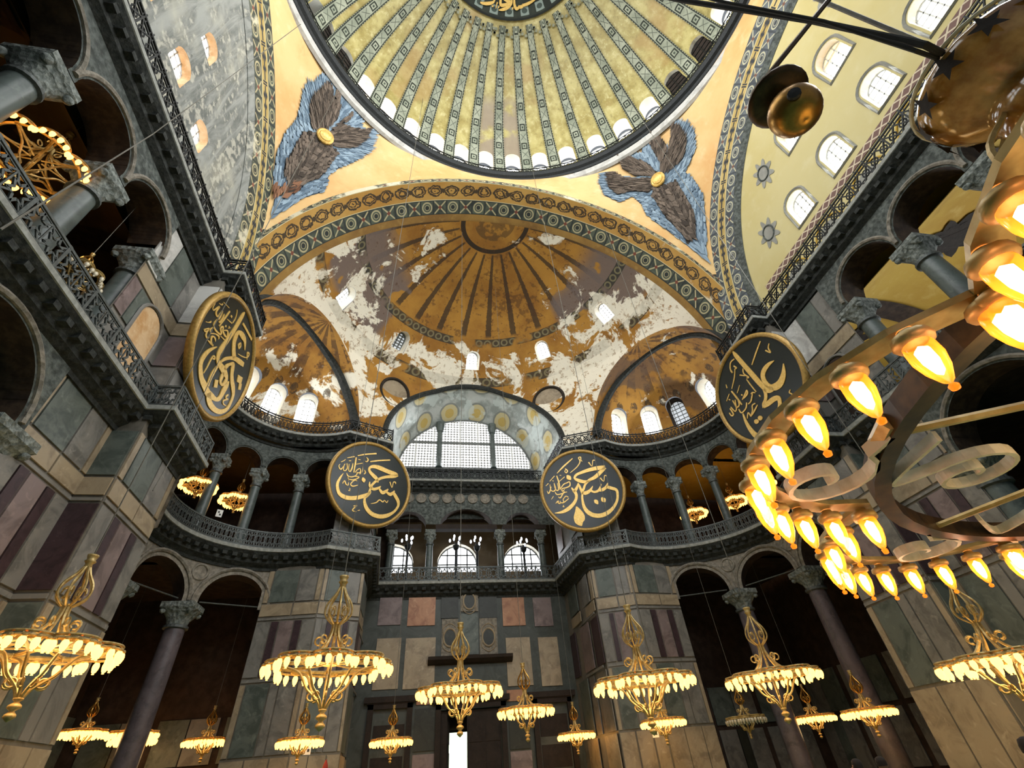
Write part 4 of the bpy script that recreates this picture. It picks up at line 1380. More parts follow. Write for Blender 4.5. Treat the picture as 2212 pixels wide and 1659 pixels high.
# ---- west arch: barrel strip with painted bands
def arch_strip(name, rings, mats, label, axis, sgn=1, n=90, a0=0.0, a1=math.pi):
    """rings: (depth coordinate, radius); bands between consecutive rings, each a part"""
    root = None
    for i in range(len(rings) - 1):
        (d0, r0), (d1, r1) = rings[i], rings[i + 1]
        m = MB()
        def P(a, t):
            r, dd = r0 + (r1 - r0) * t, d0 + (d1 - d0) * t
            if axis == 'y': return (r * math.cos(a), dd, ZC + r * math.sin(a))
            return (sgn * dd, r * math.cos(a), ZC + r * math.sin(a))
        m.grid(P, frange(a0, a1, n), [0, 1], UV=lambda a, t: (a * 15.4 + .001, t + .0001))
        o = m.build(name if i == 0 else 'painted_band', mats[i], root, smooth=True)
        if i == 0: root = tag(o, label, 'arch', None, 'structure')
    return root
arch_strip('ceiling_west_arch', [(14.45, 15.95), (14.5, 15.62), (15.9, 15.42), (17.0, 15.22), (17.55, 15.08)], ['border_worn', 'scroll_band', 'border_band', 'arch_gold'], 'great west arch with a scroll border on gold', 'y')
for s in (1, -1):
    arch_strip('ceiling_%s_arch' % side_name[s], [(14.85, 15.75), (15.0, 15.05), (15.1, 14.3), (15.25, 13.6), (15.42, 13.1)], ['border_grey', 'lily_band', 'border_grey', 'carved_stone'] if s > 0 else ['border_band', 'lily_band', 'border_worn', 'tympanum_grey'], 'great %s side arch with lily and roundel borders' % side_name[s], 'x', s)

# ---- pendentives and the winged mosaics on them
def low(a, s):
    a0 = math.degrees(math.atan2(15.0, 14.5))
    if a <= a0:
        x = 14.5 * math.tan(math.radians(a)); return (s * x, 14.5, ZC + math.sqrt(max(.01, 15.8 ** 2 - x * x)))
    y = 15.0 / math.tan(math.radians(a)); return (s * 15.0, y, ZC + math.sqrt(max(.01, 15.45 ** 2 - y * y)))
def pend(a, t, s):
    L = low(a, s); r0 = math.hypot(L[0], L[1]); r = r0 + (15.6 - r0) * t; z = L[2] + (40.9 - L[2]) * t
    r += .5 * math.sin(math.pi * t) * min(1, (r0 - 14) / 6)
    return (s * math.sin(math.radians(a)) * r, math.cos(math.radians(a)) * r, z)
for s in (1, -1):
    m = MB(); m.grid(lambda a, t: pend(a, t, s), frange(0.01, 89.99, 60), frange(-.02, 1, 20), flip=s < 0)
    m.build('ceiling_%s_pendentive' % side_name[s], 'pendentive_gold', smooth=True, label='yellow plastered pendentive at the %s west corner under the dome' % side_name[s], cat='ceiling', kind='structure')
SER={-1:{'blue':[546,845,527,962,492,939,449,957,411,899,410,825,371,892,360,639,383,464,404,393,415,335,409,133,436,147,443,115,472,122,485,78,496,70,511,92,521,208,521,405,533,482,546,552,554,656,544,744],'w':[[522,892,496,843,476,874,460,807,465,737,481,613,496,561,519,586,529,665,527,783],[503,893,493,934,476,874,471,819],[447,910,438,876,444,811,455,811,447,858],[454,807,435,793,407,804,387,863,382,752,397,625,422,595,444,644,458,719],[477,620,500,467,496,379,493,277,485,246,470,384,465,616],[465,616,446,644,421,546,424,473,423,398,426,303,441,303,446,296,472,268,485,197,493,226,482,388],[488,48,456,357,443,247,460,254,477,85]],'face':[460,670,450,678]},1:{'blue':[564,870,582,738,581,570,562,459,537,469,513,503,520,348,517,186,501,144,486,102,472,129,446,121,427,152,401,201,389,269,391,370,378,476,340,313,311,378,308,658,323,808,344,806,363,738,403,698,449,795,425,859,405,995,422,953,447,892,459,964,479,994,495,970,482,794,519,775,541,826],'w':[[551,878,564,796,560,630,538,565,518,583,498,640,464,722,470,756,507,748,530,799],[495,970,507,926,511,806,504,758,481,756,475,820,477,915],[388,957,407,927,424,872,448,824,458,750,440,716,404,711,382,804],[336,794,357,793,373,701,410,686,441,706,436,619,414,550,376,524,343,428,328,544],[437,631,456,659,486,571,487,405,484,288,474,265,455,273,439,132,442,210,436,270,426,314,425,420,420,532]],'face':[453,692,464,674]}}
def inside(pt, poly):
    x, y = pt; r = False; j = len(poly) - 1
    for i in range(len(poly)):
        if (poly[i][1] > y) != (poly[j][1] > y) and x < (poly[j][0] - poly[i][0]) * (y - poly[i][1]) / (poly[j][1] - poly[i][1]) + poly[i][0]: r = not r
        j = i
    return r
for s in (-1, 1):
    dat = SER[s]
    pr = lambda l: [(l[i] / 10, l[i + 1] / 1000) for i in range(0, len(l), 2)]
    fa = pr(dat['face'])[0]
    # metric plane about the face: x along azimuth, y up the surface
    ka = math.radians(1) * 17.8 * s; kt = 15.0
    toM = lambda q: ((q[0] - fa[0]) * ka, (q[1] - fa[1]) * kt)
    def at(x, y, off):
        a, t = fa[0] + x / ka, fa[1] + y / kt
        p = Vector(pend(a, t, s)); e1 = Vector(pend(a + .3, t, s)) - p; e2 = Vector(pend(a, t + .01, s)) - p
        n = e1.cross(e2).normalized(); n = n if n.dot(Vector((0, 0, 20)) - p) > 0 else -n
        return p + n * off
    c0 = at(0, 0, .1)
    root = empty('seraph_mosaic', c0)
    def feathers(name, poly, mat, off, size, skip=(), root_pt=None, lab=None):
        m = MB(); xs = [q[0] for q in poly]; ys = [q[1] for q in poly]
        # ground patch so that no gaps show
        n = 0; y = min(ys)
        while y < max(ys):
            x = min(xs) + (size * .25 if n % 2 else 0)
            while x < max(xs):
                q = (x + rnd.uniform(-.03, .03), y + rnd.uniform(-.03, .03))
                if inside(q, poly) and not any(inside(q, k) for k in skip):
                    dx, dy = q[0] - root_pt[0], q[1] - root_pt[1]; L = math.hypot(dx, dy) + 1e-6; dx, dy = dx / L, dy / L
                    l, w_ = size * rnd.uniform(.85, 1.15), size * .30; o = off + rnd.uniform(0, .03) + .02 * (n % 3)
                    pts = [(-.5, -.5), (-.45, .5), (.2, .55), (.5, .0), (.2, -.55)]
                    m.poly([at(q[0] + dx * l * a - dy * w_ * b, q[1] + dy * l * a + dx * w_ * b, o + (.03 if a > .4 else 0)) for a, b in pts])
                x += size * .36
            y += size * .40; n += 1
        return m.build(name, mat, root, kind='stuff', label=lab)
    blue = [toM(q) for q in pr(dat['blue'])]
    wings = [[toM(q) for q in pr(w_)] for w_ in dat['w']]
    def ground(name, poly, mat, off):
        bm = MB(); xs = [q[0] for q in poly]; ys = [q[1] for q in poly]
        bm.grid(lambda x, y: at(x, y, off), frange(min(xs) - .05, max(xs) + .05, 44), frange(min(ys) - .05, max(ys) + .05, 44), lambda x, y: 1.0 if inside((x, y), poly) else -1.0)
        bm.build(name, mat, root)
    ground('blue_ground', blue, 'mosaic_blue', .02)
    feathers('blue_feathers', blue, 'feather_blue', .05, .62, wings, (0, 0), 'pale blue outer feathers')
    for i, wg in enumerate(wings):
        cx, cy = sum(q[0] for q in wg) / len(wg), sum(q[1] for q in wg) / len(wg)
        ground('wing_ground', wg, 'mosaic_brown', .13)
        feathers('wing', wg, 'feather_rust' if (s < 0 and i == 6) else 'feather_brown', .15, .55, (), (cx * -.2, cy * -.2), 'dark brown feathered wing')
    bm = MB(); fc = at(0, 0, .30); fn = (at(0, 0, .5) - fc).normalized(); fx = fn.cross(Vector((0, 0, 1))).normalized(); fy = fx.cross(fn)
    rows = []
    for r0, h0 in ((.58, -.1), (.58, .04), (.5, .09), (.42, .06), (.36, .12), (.18, .17), (.0, .19)):
        rows.append([bm.p(fc + fx * r0 * math.cos(2 * math.pi * i / 16) * (1 + (.06 * (i % 2) if .3 < r0 < .45 else 0)) + fy * r0 * math.sin(2 * math.pi * i / 16) + fn * h0) for i in range(16)])
    for A, B in zip(rows, rows[1:]):
        for i in range(16): bm.face(A[i], A[(i + 1) % 16], B[(i + 1) % 16], B[i])
    bm.build('face_cover', 'gold_leaf', root, label='round gilt cover over the face')
    tag(root, 'six-winged angel mosaic in brown and pale blue on the %s pendentive' % side_name[s], 'mosaic', 'winged mosaics')

# ---- tympana
def tymp(s):
    X = s * 15.45
    rows = []
    if s > 0:
        lowr = [7.75, 4.85, 1.8, -1.1, -4.0, -7.0]; upr = [5.4, 1.75, -.6 - 1.3, -5.4]
        wins = [(y, 24.0, .62, 1.45) for y in lowr] + [(y, 28.2, .72, 1.5) for y in upr]
    else:
        wins = [(5.45, 24.5, .62, 1.0), (8.1, 24.2, .55, 1.0), (5.6, 27.9, .55, .9), (2.6, 24.5, .6, 1.0), (-.4, 24.5, .6, 1.0), (2.0, 28.2, .6, 1.0), (-3.4, 24.5, .6, 1.0), (-2.0, 28.2, .6, 1.0)]
    def keep(y, z):
        d = 13.25 - math.hypot(y, z - ZC) if z > ZC else 1.0
        if z > 23: 
            for wy, wz, hw, hs in wins:
                if abs(y - wy) < 2: d = min(d, arch_sd(y - wy, z - wz, hw, hs))
        return d
    dp = .55 if s > 0 else .5
    m = MB()
    m.grid(lambda y, z: (X, y, z), frange(-13.3, 13.3, 230), frange(20.6, 35.1, 125), keep, reveal=lambda u, v, p: (p[0] + s * dp, p[1], p[2] + (0 if s > 0 else .1)) if math.hypot(u, v - ZC) < 12.9 else p, rmi=1)
    w = m.build('wall_%s_tympanum' % side_name[s], ['tympanum_yellow' if s > 0 else 'tympanum_grey', 'white_reveal' if s > 0 else 'warm_reveal'], label='%s tympanum wall under the side arch, %s' % (side_name[s], 'pale yellow with rows of windows' if s > 0 else 'grey and water-stained with small windows'), cat='wall', kind='structure')
    for j, (wy, wz, hw, hs) in enumerate(wins):
        lab = '%s row window of the %s tympanum, %s from the west' % ('lower' if wz < 26 else 'upper', side_name[s], ordinal([q for q in wins if (q[1] < 26) == (wz < 26)].index((wy, wz, hw, hs))) if True else '')
        window((X + s * (dp - .05), wy, wz + (0 if s > 0 else .1)), (-s, 0, 0), hw, hs, lab, False, 'pane_day', 3, 4 if s > 0 else 3, 2 if (s > 0 and wz > 26) else (1 if s > 0 else False), 'frame_white', '%s tympanum windows' % side_name[s], .06)
        if s > 0:
            mm = MB(); ap = arch_poly(hw + .16, hs)
            mm.tube([(X - .02, wy + x, wz + z - (.12 if z == 0 else 0)) for x, z in ap], .08, 4, True); mm.build('window_surround', 'painted_grey', w, label='grey painted window surround')
    if s > 0:
        m = MB(); m.grid(lambda y, z: (X - .04, y, z), frange(-12.4, 12.2, 40), [23.0, 23.45], UV=lambda y, z: (y + 30, (z - 23.0) / .45))
        m.build('string_course', 'lattice_course', w, label='red-brown painted lattice course')
        for k in range(9):
            yy = 10.2 - 2.75 * k
            m = MB(); m.tube([(X - .03, yy + 1.0 * math.cos(a), 21.7 + 1.0 * math.sin(a)) for a in frange(-.2, math.pi + .2, 20)], .05, 5)
            m.build('blind_arch', 'gallery_gold', w)
            m = MB(); m.poly([(X - .03, yy + .62 * math.cos(a), 21.85 + .62 * math.sin(a)) for a in frange(0, 2 * math.pi * .96, 24)]); m.build('painted_disc', 'painted_grey', w)
        for yy, zz in ((7.95, 29.4), (10.0, 25.9), (3.6, 32.2), (-.5, 32.5)):
            m = MB()
            pts = [(1 + .28 * math.cos(8 * b)) for b in frange(0, 2 * math.pi * 47 / 48, 47)]
            m.poly([(X - .03, yy + .62 * k * math.cos(b), zz + .95 * k * math.sin(b)) for k, b in zip(pts, frange(0, 2 * math.pi * 47 / 48, 47))])
            o = m.build('painted_rosette', 'painted_grey', w, label='grey painted rosette')
            m = MB(); m.tube([(X - .05, yy + .4 * math.cos(b), zz + .55 * math.sin(b)) for b in frange(0, 2 * math.pi * .96, 24)], .05, 5, True); m.build('rosette_ring', 'carved_stone', w)
tymp(1); tymp(-1)

# ---- dome
DC = 41.3
RD = 15.6
AZW = [-60.7, -52.8, -44.6, -36.7, -28.2, -19.7, -11.4, -3.1, 6.0, 15.1, 24.2, 34.0, 43.3, 52.8, 62.2, 72.0, 81.1]
DARK = {-60.7, -52.8, 62.2, 72.0}
AZALL = AZW + [81.1 + 9.35 * k for k in range(1, 24)]
def dome_p(az, el):
    a, e = math.radians(az), math.radians(el); return (RD * math.cos(e) * math.sin(a), RD * math.cos(e) * math.cos(a), DC + RD * math.sin(e))
def dome_k(az, el):
    if el > 16: return 1.0
    d = 9.0; z = math.radians(el) * RD - 1.0
    for wa in AZALL:
        q = (az - wa + 180) % 360 - 180
        if abs(q) < 6: d = min(d, arch_sd(math.radians(q) * RD, z, .68, 1.95))
    return d
m = MB()
m.grid(dome_p, frange(-180, 180, 720), frange(0, 16, 28) + frange(16, 89.9, 40)[1:], dome_k, UV=lambda a, e: (a / 360 + .5001, e / 90), flip=True,
       reveal=lambda az, el, p: (p[0] * 1.07, p[1] * 1.07, p[2]), rmi=1)
dome = m.build('ceiling_dome', ['dome_gold', 'white_reveal'], smooth=True, label='great golden dome with ribs and a ring of windows', cat='ceiling', kind='structure')
for j, wa in enumerate(AZW):
    a = math.radians(wa); dk = wa in DARK
    kr = RD * (.995 if dk else 1.06)
    window((kr * math.sin(a), kr * math.cos(a), DC + 1.0), (-math.sin(a), -math.cos(a), 0), .68, 1.95, '%s window at the foot of the dome, %s' % ('blocked dark' if dk else 'bright arched', ('%s from the left' % ordinal(j)) if j < 17 else 'on the unseen far side'), False, 'wood_dark' if dk else 'pane_day', 2, 3, False, 'iron' if dk else 'frame_white', 'dome windows', .06)
# ribs: one mesh turned about the dome's axis
m = MB()
L = math.radians(58) * RD
def rib_p(x, t):
    e = math.radians(1.5 + 58.5 * t); hw = (.52 - .22 * t) ; r = RD - .10 - (.05 if abs(x) > .9 else .10)
    a = x * hw / (RD * math.cos(e))
    return (r * math.cos(e) * math.sin(a), r * math.cos(e) * math.cos(a), DC + r * math.sin(e))
m.grid(rib_p, [-1, -.92, 0, .92, 1], frange(0, 1, 30), UV=lambda x, t: (x, t * L + .001), flip=True)
rib = None
for j in range(len(AZALL)):
    b = AZALL[(j + 1) % len(AZALL)] + (360 if j == len(AZALL) - 1 else 0); mid = (AZALL[j] + b) / 2
    if rib is None: rib = m.build('rib', 'rib_band', dome); rib.rotation_euler = (0, 0, -math.radians(mid)); continue
    inst(rib, dome, (0, 0, 0), -math.radians(mid))
m = MB()
def crown_p(az, r):
    a = math.radians(az); return (r * math.sin(a), r * math.cos(a), DC + math.sqrt((RD - .18) ** 2 - r * r))
m.grid(crown_p, frange(-180, 180, 72), frange(.05, 7.35, 10), UV=lambda a, r: (a / 360 + .5, r), flip=True)
m.build('crown_medallion', 'crown_ground', dome, smooth=True, label='dark green medallion at the crown of the dome')
LET={'l':[[-180,116,8,-161,112,29,-98,115,31,-35,122,31,8,117,23,31,98,15,24,75,20,-3,56,26,-30,40,25,-46,17,10],[-181,110,15,-152,93,23,-97,72,19,-56,48,17,-26,16,16,-8,-13,15,-5,-37,19],[11,5,6,5,-24,16,-24,-37,19,-56,-19,15,-70,-3,5],[-61,-21,12,-89,-44,23,-117,-21,15,-125,-7,6],[-114,-30,12,-145,-41,23,-168,-19,15,-172,-6,6],[-171,-26,21,-191,-48,25,-211,-73,23,-215,-107,16,-191,-151,16,-145,-188,25,-94,-205,27,-43,-201,27,-5,-178,26,18,-144,20,23,-112,14,5,-85,14,0,-53,15,-3,-30,11],[195,10,3,208,-23,12,217,-62,17,211,-94,19,192,-125,23,157,-139,27,114,-136,26,73,-122,26,33,-100,25,3,-77,20,-5,-56,13],[64,20,8,55,5,27,50,-11,6],[127,159,6,77,186,9,1,218,10],[34,145,8,-26,173,10,-106,203,9],[193,121,4,147,146,7],[129,94,4,84,118,5],[66,167,4,52,156,9,56,138,7,70,137,4],[118,134,5,103,136,6],[135,144,8,132,97,10,130,35,6],[148,96,4,147,65,8,154,35,7,167,43,5,172,84,4],[187,83,5,178,51,6,187,31,6,200,33,5,202,67,5],[198,76,5,208,46,6,220,31,8,234,49,5,229,64,3],[227,80,4,209,96,5,202,108,4],[178,104,5,163,109,5],[121,38,5,111,61,6,94,74,6,86,53,7,106,39,6],[80,98,5,76,60,7,90,36,5],[63,75,4,52,59,8,61,44,4],[108,46,6,110,22,6,136,3,7,162,2,8,175,18,4],[154,-18,5,125,-15,7,99,2,6,90,16,7,116,12,4],[86,-40,5,116,-56,8,133,-49,7,126,-29,6,111,-13,5,95,-14,4],[186,-54,4,176,-36,7,164,-55,7,149,-58,6,150,-39,4],[179,-40,5,186,-57,5],[161,-5,4,152,-29,4],[138,-75,4,130,-80,4,138,-92,4,126,-90,3],[87,-181,5,66,-173,6,83,-196,7,86,-211,6,62,-211,5],[55,-203,3,41,-196,5],[-24,-137,3,-59,-120,7,-78,-97,8,-103,-105,7,-113,-91,5,-131,-102,6,-138,-85,4],[-130,46,9,-151,10,4,-156,50,6,-170,54,9,-174,43,5]],'r':[[-181,138,32,-132,139,30,-74,132,26,-16,118,21,28,102,17,43,80,15,23,62,24,-15,47,23,-45,48,15,-60,50,8],[-181,138,22,-137,102,26,-94,71,24,-54,55,18,-23,27,14,-7,-3,16],[-7,-3,16,8,-28,19,-17,-34,26,-49,-18,18,-72,11,4],[-55,-22,15,-76,-32,15,-107,-23,16,-133,20,4],[-107,-23,15,-133,-22,22,-161,-5,18,-178,24,4],[-162,-2,20,-196,-16,23,-226,-31,20,-229,-61,16,-217,-105,16,-184,-150,19,-139,-182,26,-90,-197,28,-44,-191,29,-9,-167,28,10,-132,22,14,-91,16,11,-50,13,-1,-21,11],[26,43,5,19,19,15,10,-20,15,2,-36,11],[75,13,8,60,-12,19,41,6,18,25,39,5],[63,-8,23,51,-35,20,54,-65,18,77,-100,21,118,-133,25,163,-151,18,212,-154,4],[93,106,8,83,87,33,72,69,8],[-66,-87,8,-76,-101,28,-84,-119,7],[-117,-75,8,-127,-93,34,-134,-110,8],[-73,189,10,-92,157,4,-105,199,6,-120,199,7],[-134,65,10,-153,38,4,-166,78,6,-180,75,7],[161,127,4,108,174,11,36,229,6],[68,122,4,15,161,6,-13,199,7,-7,229,7,-23,233,7,-21,211,6,-29,200,6],[99,157,5,85,139,8,96,124,7,104,137,5,94,152,4],[166,109,7,157,59,9,155,5,6],[167,56,4,165,13,7,176,1,7,188,19,5,191,58,4],[191,58,4,185,15,7,202,-2,7,219,11,5,220,49,4],[214,33,5,227,0,7,238,-14,7,245,5,4],[219,73,4,181,109,5],[157,63,4,111,96,5],[250,41,4,230,58,5],[200,75,5,191,72,5],[145,111,4,134,108,4],[152,12,5,126,41,7,103,50,7,83,56,7,84,29,8,111,16,8,141,11,6,140,-8,6,124,6,4],[192,-7,4,180,-27,7,146,-23,6,126,-9,4],[174,-43,4,161,-52,7,135,-20,7,110,-15,5],[198,-89,4,178,-72,7,181,-91,5],[189,-75,5,170,-92,7,164,-74,4],[169,-84,5,144,-87,7,104,-61,5],[144,-64,5,123,-44,6,106,-53,5],[143,-83,5,144,-64,5],[146,-105,4,151,-116,4,140,-115,3],[223,-57,3,206,-36,4],[62,-122,7,55,-154,43,53,-190,73,57,-225,60,47,-254,7]],'R':[[-172,40,4,-139,47,19,-103,44,27,-76,28,27,-64,-6,25,-72,-47,26,-99,-69,38,-135,-71,37,-174,-47,25,-204,-8,4],[-3,268,6,-5,235,23,-16,149,26,-28,60,28,-38,-3,28,-56,-53,34,-82,-69,22],[-38,-33,18,-31,-60,20,-11,-83,18,13,-92,13,26,-108,5],[18,-102,24,-14,-108,28,-54,-112,27,-77,-125,23,-66,-153,21,-39,-173,19,7,-198,18,59,-210,20,115,-216,27,147,-198,30,160,-153,25,160,-97,17,150,-51,7],[65,-128,9,69,-133,26,72,-137,29,76,-142,26,80,-147,9],[95,-129,9,98,-133,26,102,-138,30,106,-143,26,109,-148,9],[-172,179,7,-116,151,9,-56,118,6],[-204,131,6,-186,115,7,-182,88,6,-166,119,7],[-155,-134,4,-142,-141,6,-148,-159,6,-137,-173,7,-154,-189,6],[-102,-199,5,-85,-208,7],[15,227,7,47,229,8,71,201,7,72,174,8,71,184,5],[42,199,7,34,176,8,49,181,4],[46,178,5,79,143,7,130,106,5],[1,143,7,14,118,6,0,79,6,13,86,6],[40,130,7,14,102,5],[18,80,5,16,42,6,10,-13,5],[140,98,7,133,46,10,127,-9,7],[131,40,6,141,2,8,165,5,8,148,43,6],[165,51,6,167,2,8,187,-8,6,198,30,6],[207,27,7,206,-14,9,223,-11,7,226,11,5],[108,11,6,73,24,9,54,33,7,62,15,10,96,11,7],[159,-14,6,155,-42,7,117,-41,8,94,-19,7],[43,-1,6,31,-1,6,17,-14,5],[33,-4,7,66,-31,8,91,-32,5],[45,-73,5,78,-85,9,116,-95,6,89,-77,7,73,-55,7,51,-58,6],[142,-90,6,119,-69,7,116,-95,6],[162,95,5,202,75,5],[74,86,4,114,62,5],[183,73,6,177,63,6],[6,-38,5,4,-50,5],[149,154,3,155,132,7],[97,38,7,92,29,7]],'L':[[54,253,6,55,223,23,53,126,24,59,48,28,63,-14,29,58,-47,28,38,-62,27,2,-59,31,-39,-52,37,-76,-53,25,-87,-74,25,-75,-102,11,-51,-102,20,-43,-79,25,-38,-60,20],[-54,51,35,-21,67,32,8,94,32,18,121,31,15,152,19,-19,169,33,-62,175,26,-101,148,6],[18,-47,8,4,-15,15,-25,20,15,-62,52,21,-105,75,27,-153,98,23],[98,-32,4,125,-77,15,137,-121,23,133,-160,27,106,-185,29,73,-199,30,29,-201,35,-10,-203,34,-47,-191,28,-88,-176,18,-109,-150,25,-108,-107,35,-110,-71,30,-111,-50,6],[23,-78,13,27,-126,22,22,-163,20,12,-184,18],[-17,-197,36,-41,-214,35,-78,-219,30,-130,-206,24,-174,-179,22,-205,-139,19,-208,-96,19,-196,-61,25,-168,-42,33,-133,-30,32,-104,-13,30,-84,11,33,-72,25,22,-49,3,13,-35,-24,21,-31,-46,18],[-21,-119,29,-41,-147,29],[-177,43,53,-192,12,47],[-207,22,30,-225,-4,27],[82,-174,3,82,-141,6,87,-99,8,84,-73,6,68,-74,10,81,-87,4],[-42,140,5,-36,117,10,-51,109,6,-54,128,10,-43,139,6],[-67,89,3,-105,110,6,-149,144,6,-152,171,11,-134,161,10,-158,138,7],[-160,-91,9,-150,-106,10,-154,-115,7,-175,-105,5,-147,-135,8,-158,-146,7,-190,-134,3],[19,210,13,-111,234,14],[258,68,3,257,44,6,244,41,4,233,69,6,224,87,8,226,58,10,216,47,12,199,52,6,193,75,12,192,98,6],[193,95,11,188,71,13,187,50,11],[172,101,6,166,76,9,168,53,9,176,45,5],[150,146,7,154,89,9,158,36,6],[190,45,6,195,19,7,189,4,9,165,3,9,126,20,8,123,32,13,141,37,10,141,51,8,131,58,11,121,47,11,95,47,11,74,57,7,79,71,12,95,76,8,116,55,4],[205,-30,5,219,-50,5,223,-60,9,211,-57,6,203,-31,4,204,-52,8,198,-66,10,182,-65,7,176,-54,4],[187,-4,4,195,-24,7,188,-32,8,177,-31,5,156,-10,5,133,4,8,121,6,11,116,-3,3],[171,-67,4,147,-59,9,123,-50,8],[127,-54,8,148,-52,10,161,-39,12,154,-25,6,136,-21,9,125,-27,3],[239,94,3,219,107,4,218,117,6],[219,126,3,167,149,3],[245,-33,3,228,-19,3,219,-6,7,222,-1,5],[113,202,5,100,189,6,89,166,4,89,135,3],[138,106,4,93,128,6],[126,142,11,116,144,11],[124,82,9,117,75,10],[115,19,4,77,34,6],[98,89,3,86,106,3],[100,102,6,95,96,6]],'D':[[-202,641,10,-161,643,21,-113,635,23,-82,622,16,-73,600,16],[-20,596,21,-17,628,23,0,634,23,36,624,23,66,604,21,37,597,23,11,589,21],[-30,670,5,12,660,21,54,639,23,79,608,21,79,582,16],[103,578,16,110,613,21,127,637,23,147,631,18,153,612,7],[146,625,18,178,617,23,191,597,10],[192,606,18,223,592,21,253,575,18,290,551,10],[-37,648,7,-32,651,23,-28,654,7],[93,639,7,97,641,23,102,644,7],[-92,647,13,-87,656,5,-80,645,7],[-57,663,5,-52,636,9,-46,620,13]]}
# scalloped collar where the ribs end
m = MB()
for j in range(40):
    a = math.radians(9.05 * j)
    for q in range(6):
        b = math.pi * q / 5; rr = 8.0 + .45 * math.sin(b); aa = a + .075 * math.cos(b)
        m.obox(Vector(crown_p(math.degrees(aa), rr)), (.1, 0, 0), (0, .1, 0), (0, 0, .06))
m.build('scalloped_collar', 'rib_band', dome, kind='stuff')
# cornice ring and gallery rail under the dome windows
m = MB()
m.lathe([(15.75, DC - .75), (15.6, DC - .7), (15.5, DC - .5), (15.3, DC - .38), (15.15, DC - .12), (15.15, DC + .05), (15.7, DC + .08)], 120)
cr = m.build('trim_8', 'iron', label='black cornice ring at the foot of the dome', cat='cornice', kind='structure')
m = MB(); m.lathe([(15.95, DC - 1.45), (15.72, DC - 1.35), (15.62, DC - .8), (15.75, DC - .72)], 120); m.build('pale_fillet', 'white_marble', cr, label='pale stone band under the black ring')
m = MB()
for j in range(160):
    a = 2 * math.pi * j / 160; b = 2 * math.pi * (j + 1) / 160
    p0, p1 = (15.22 * math.sin(a), 15.22 * math.cos(a)), (15.22 * math.sin(b), 15.22 * math.cos(b))
    m.bar((*p0, DC + .05), (*p0, DC + .62), .05, (1, 0, 0)); m.bar((*p0, DC + .1), (*p1, DC + .55), .03); m.bar((*p1, DC + .1), (*p0, DC + .55), .03); m.bar((*p0, DC + .6), (*p1, DC + .6), .06)
m.build('ring_railing', 'iron', cr, kind='stuff')


# ================================================================ things
def ribbon(m, st, at, h0, h1, n=5):
    """raised calligraphic stroke; st = flat list u, v, width in centimetres; at(u, v, h) -> point"""
    pts = [(st[i] / 100, st[i + 1] / 100, st[i + 2] / 100) for i in range(0, len(st), 3)]
    sp = spline(pts, n) if len(pts) > 2 else pts
    rows = []
    for i, (u, v, w_) in enumerate(sp):
        a, b = sp[max(0, i - 1)], sp[min(len(sp) - 1, i + 1)]
        dx, dy = b[0] - a[0], b[1] - a[1]; L = math.hypot(dx, dy) or 1; nx, ny = -dy / L, dx / L; w_ = max(.015, w_) / 2
        rows.append([m.p(at(u + nx * w_ * q, v + ny * w_ * q, h)) for q, h in ((1, h0), (1, h1), (-1, h1), (-1, h0))])
    for A, B in zip(rows, rows[1:]):
        for k in range(3): m.face(A[k], A[k + 1], B[k + 1], B[k])
    m.face(*rows[0]); m.face(*rows[-1][::-1])

ROUND = {'L': ((-13.73, 14.43, 17.05), 89.4, -4.0, 'big round calligraphy board on the left pier, most steeply foreshortened'), 'R': ((12.44, 13.67, 16.26), -96.0, -5.6, 'round calligraphy board on the right pier behind the near chandelier'),
         'l': ((-8.1, 26.0, 17.11), 148.9, -5.2, 'round calligraphy board left of the big west window'), 'r': ((6.17, 25.14, 16.48), -167.7, -6.9, 'round calligraphy board right of the big west window with a gold teardrop')}
for key, (c, az, el, lab) in ROUND.items():
    az, el = math.radians(az), math.radians(el)
    n = Vector((math.sin(az) * math.cos(el), math.cos(az) * math.cos(el), math.sin(el)))
    e1 = n.cross(Vector((0, 0, 1))).normalized(); e2 = e1.cross(n)
    sc = .985 if key in 'lr' else 1.0
    cam0 = Vector((-4.2126, -2.3426, 1.6))
    root = empty('calligraphy_roundel', c)
    at = lambda u, v, h: e1 * u + e2 * v + n * h
    m = MB(); R = 2.95
    ring = [at(2.72 * math.cos(b), 2.72 * math.sin(b), .05) for b in frange(0, 2 * math.pi * 71 / 72, 71)]
    m.poly(ring); m.poly([at(2.8 * math.cos(b), 2.8 * math.sin(b), -.12) for b in frange(0, 2 * math.pi * 71 / 72, 71)][::-1])
    m.build('board', 'board_green', root).location = (0, 0, 0)
    m = MB(); rows = []
    for b in frange(0, 2 * math.pi * 71 / 72, 71):
        rows.append([m.p(at(r * math.cos(b), r * math.sin(b), h)) for r, h in ((2.70, .04), (2.72, .12), (2.80, .16), (2.88, .15), (2.95, .08), (2.95, -.14), (2.7, -.14))])
    for i in range(72):
        A, B = rows[i], rows[(i + 1) % 72]
        for k in range(6): m.face(A[k], A[k + 1], B[k + 1], B[k])
    m.build('frame', 'gold_frame', root, smooth=True, label='worn gilt rim').location = (0, 0, 0)
    small = MB()
    for st in LET[key]:
        if max(st[2::3]) >= 17 and len(st) > 6:
            m = MB(); ribbon(m, st, at, .04, .09); m.build('letter_stroke', 'gold_leaf', root).location = (0, 0, 0)
        else: ribbon(small, st, at, .04, .085)
    small.build('small_lettering', 'gold_leaf', root, kind='stuff').location = (0, 0, 0)
    m = MB(); m.tube([at(.0, 2.9, -.05), at(0, 3.6, -.3)], .04, 6); m.build('hanger', 'iron_grey', root).location = (0, 0, 0)
    tag(root, lab, 'calligraphy board', 'round calligraphy boards')
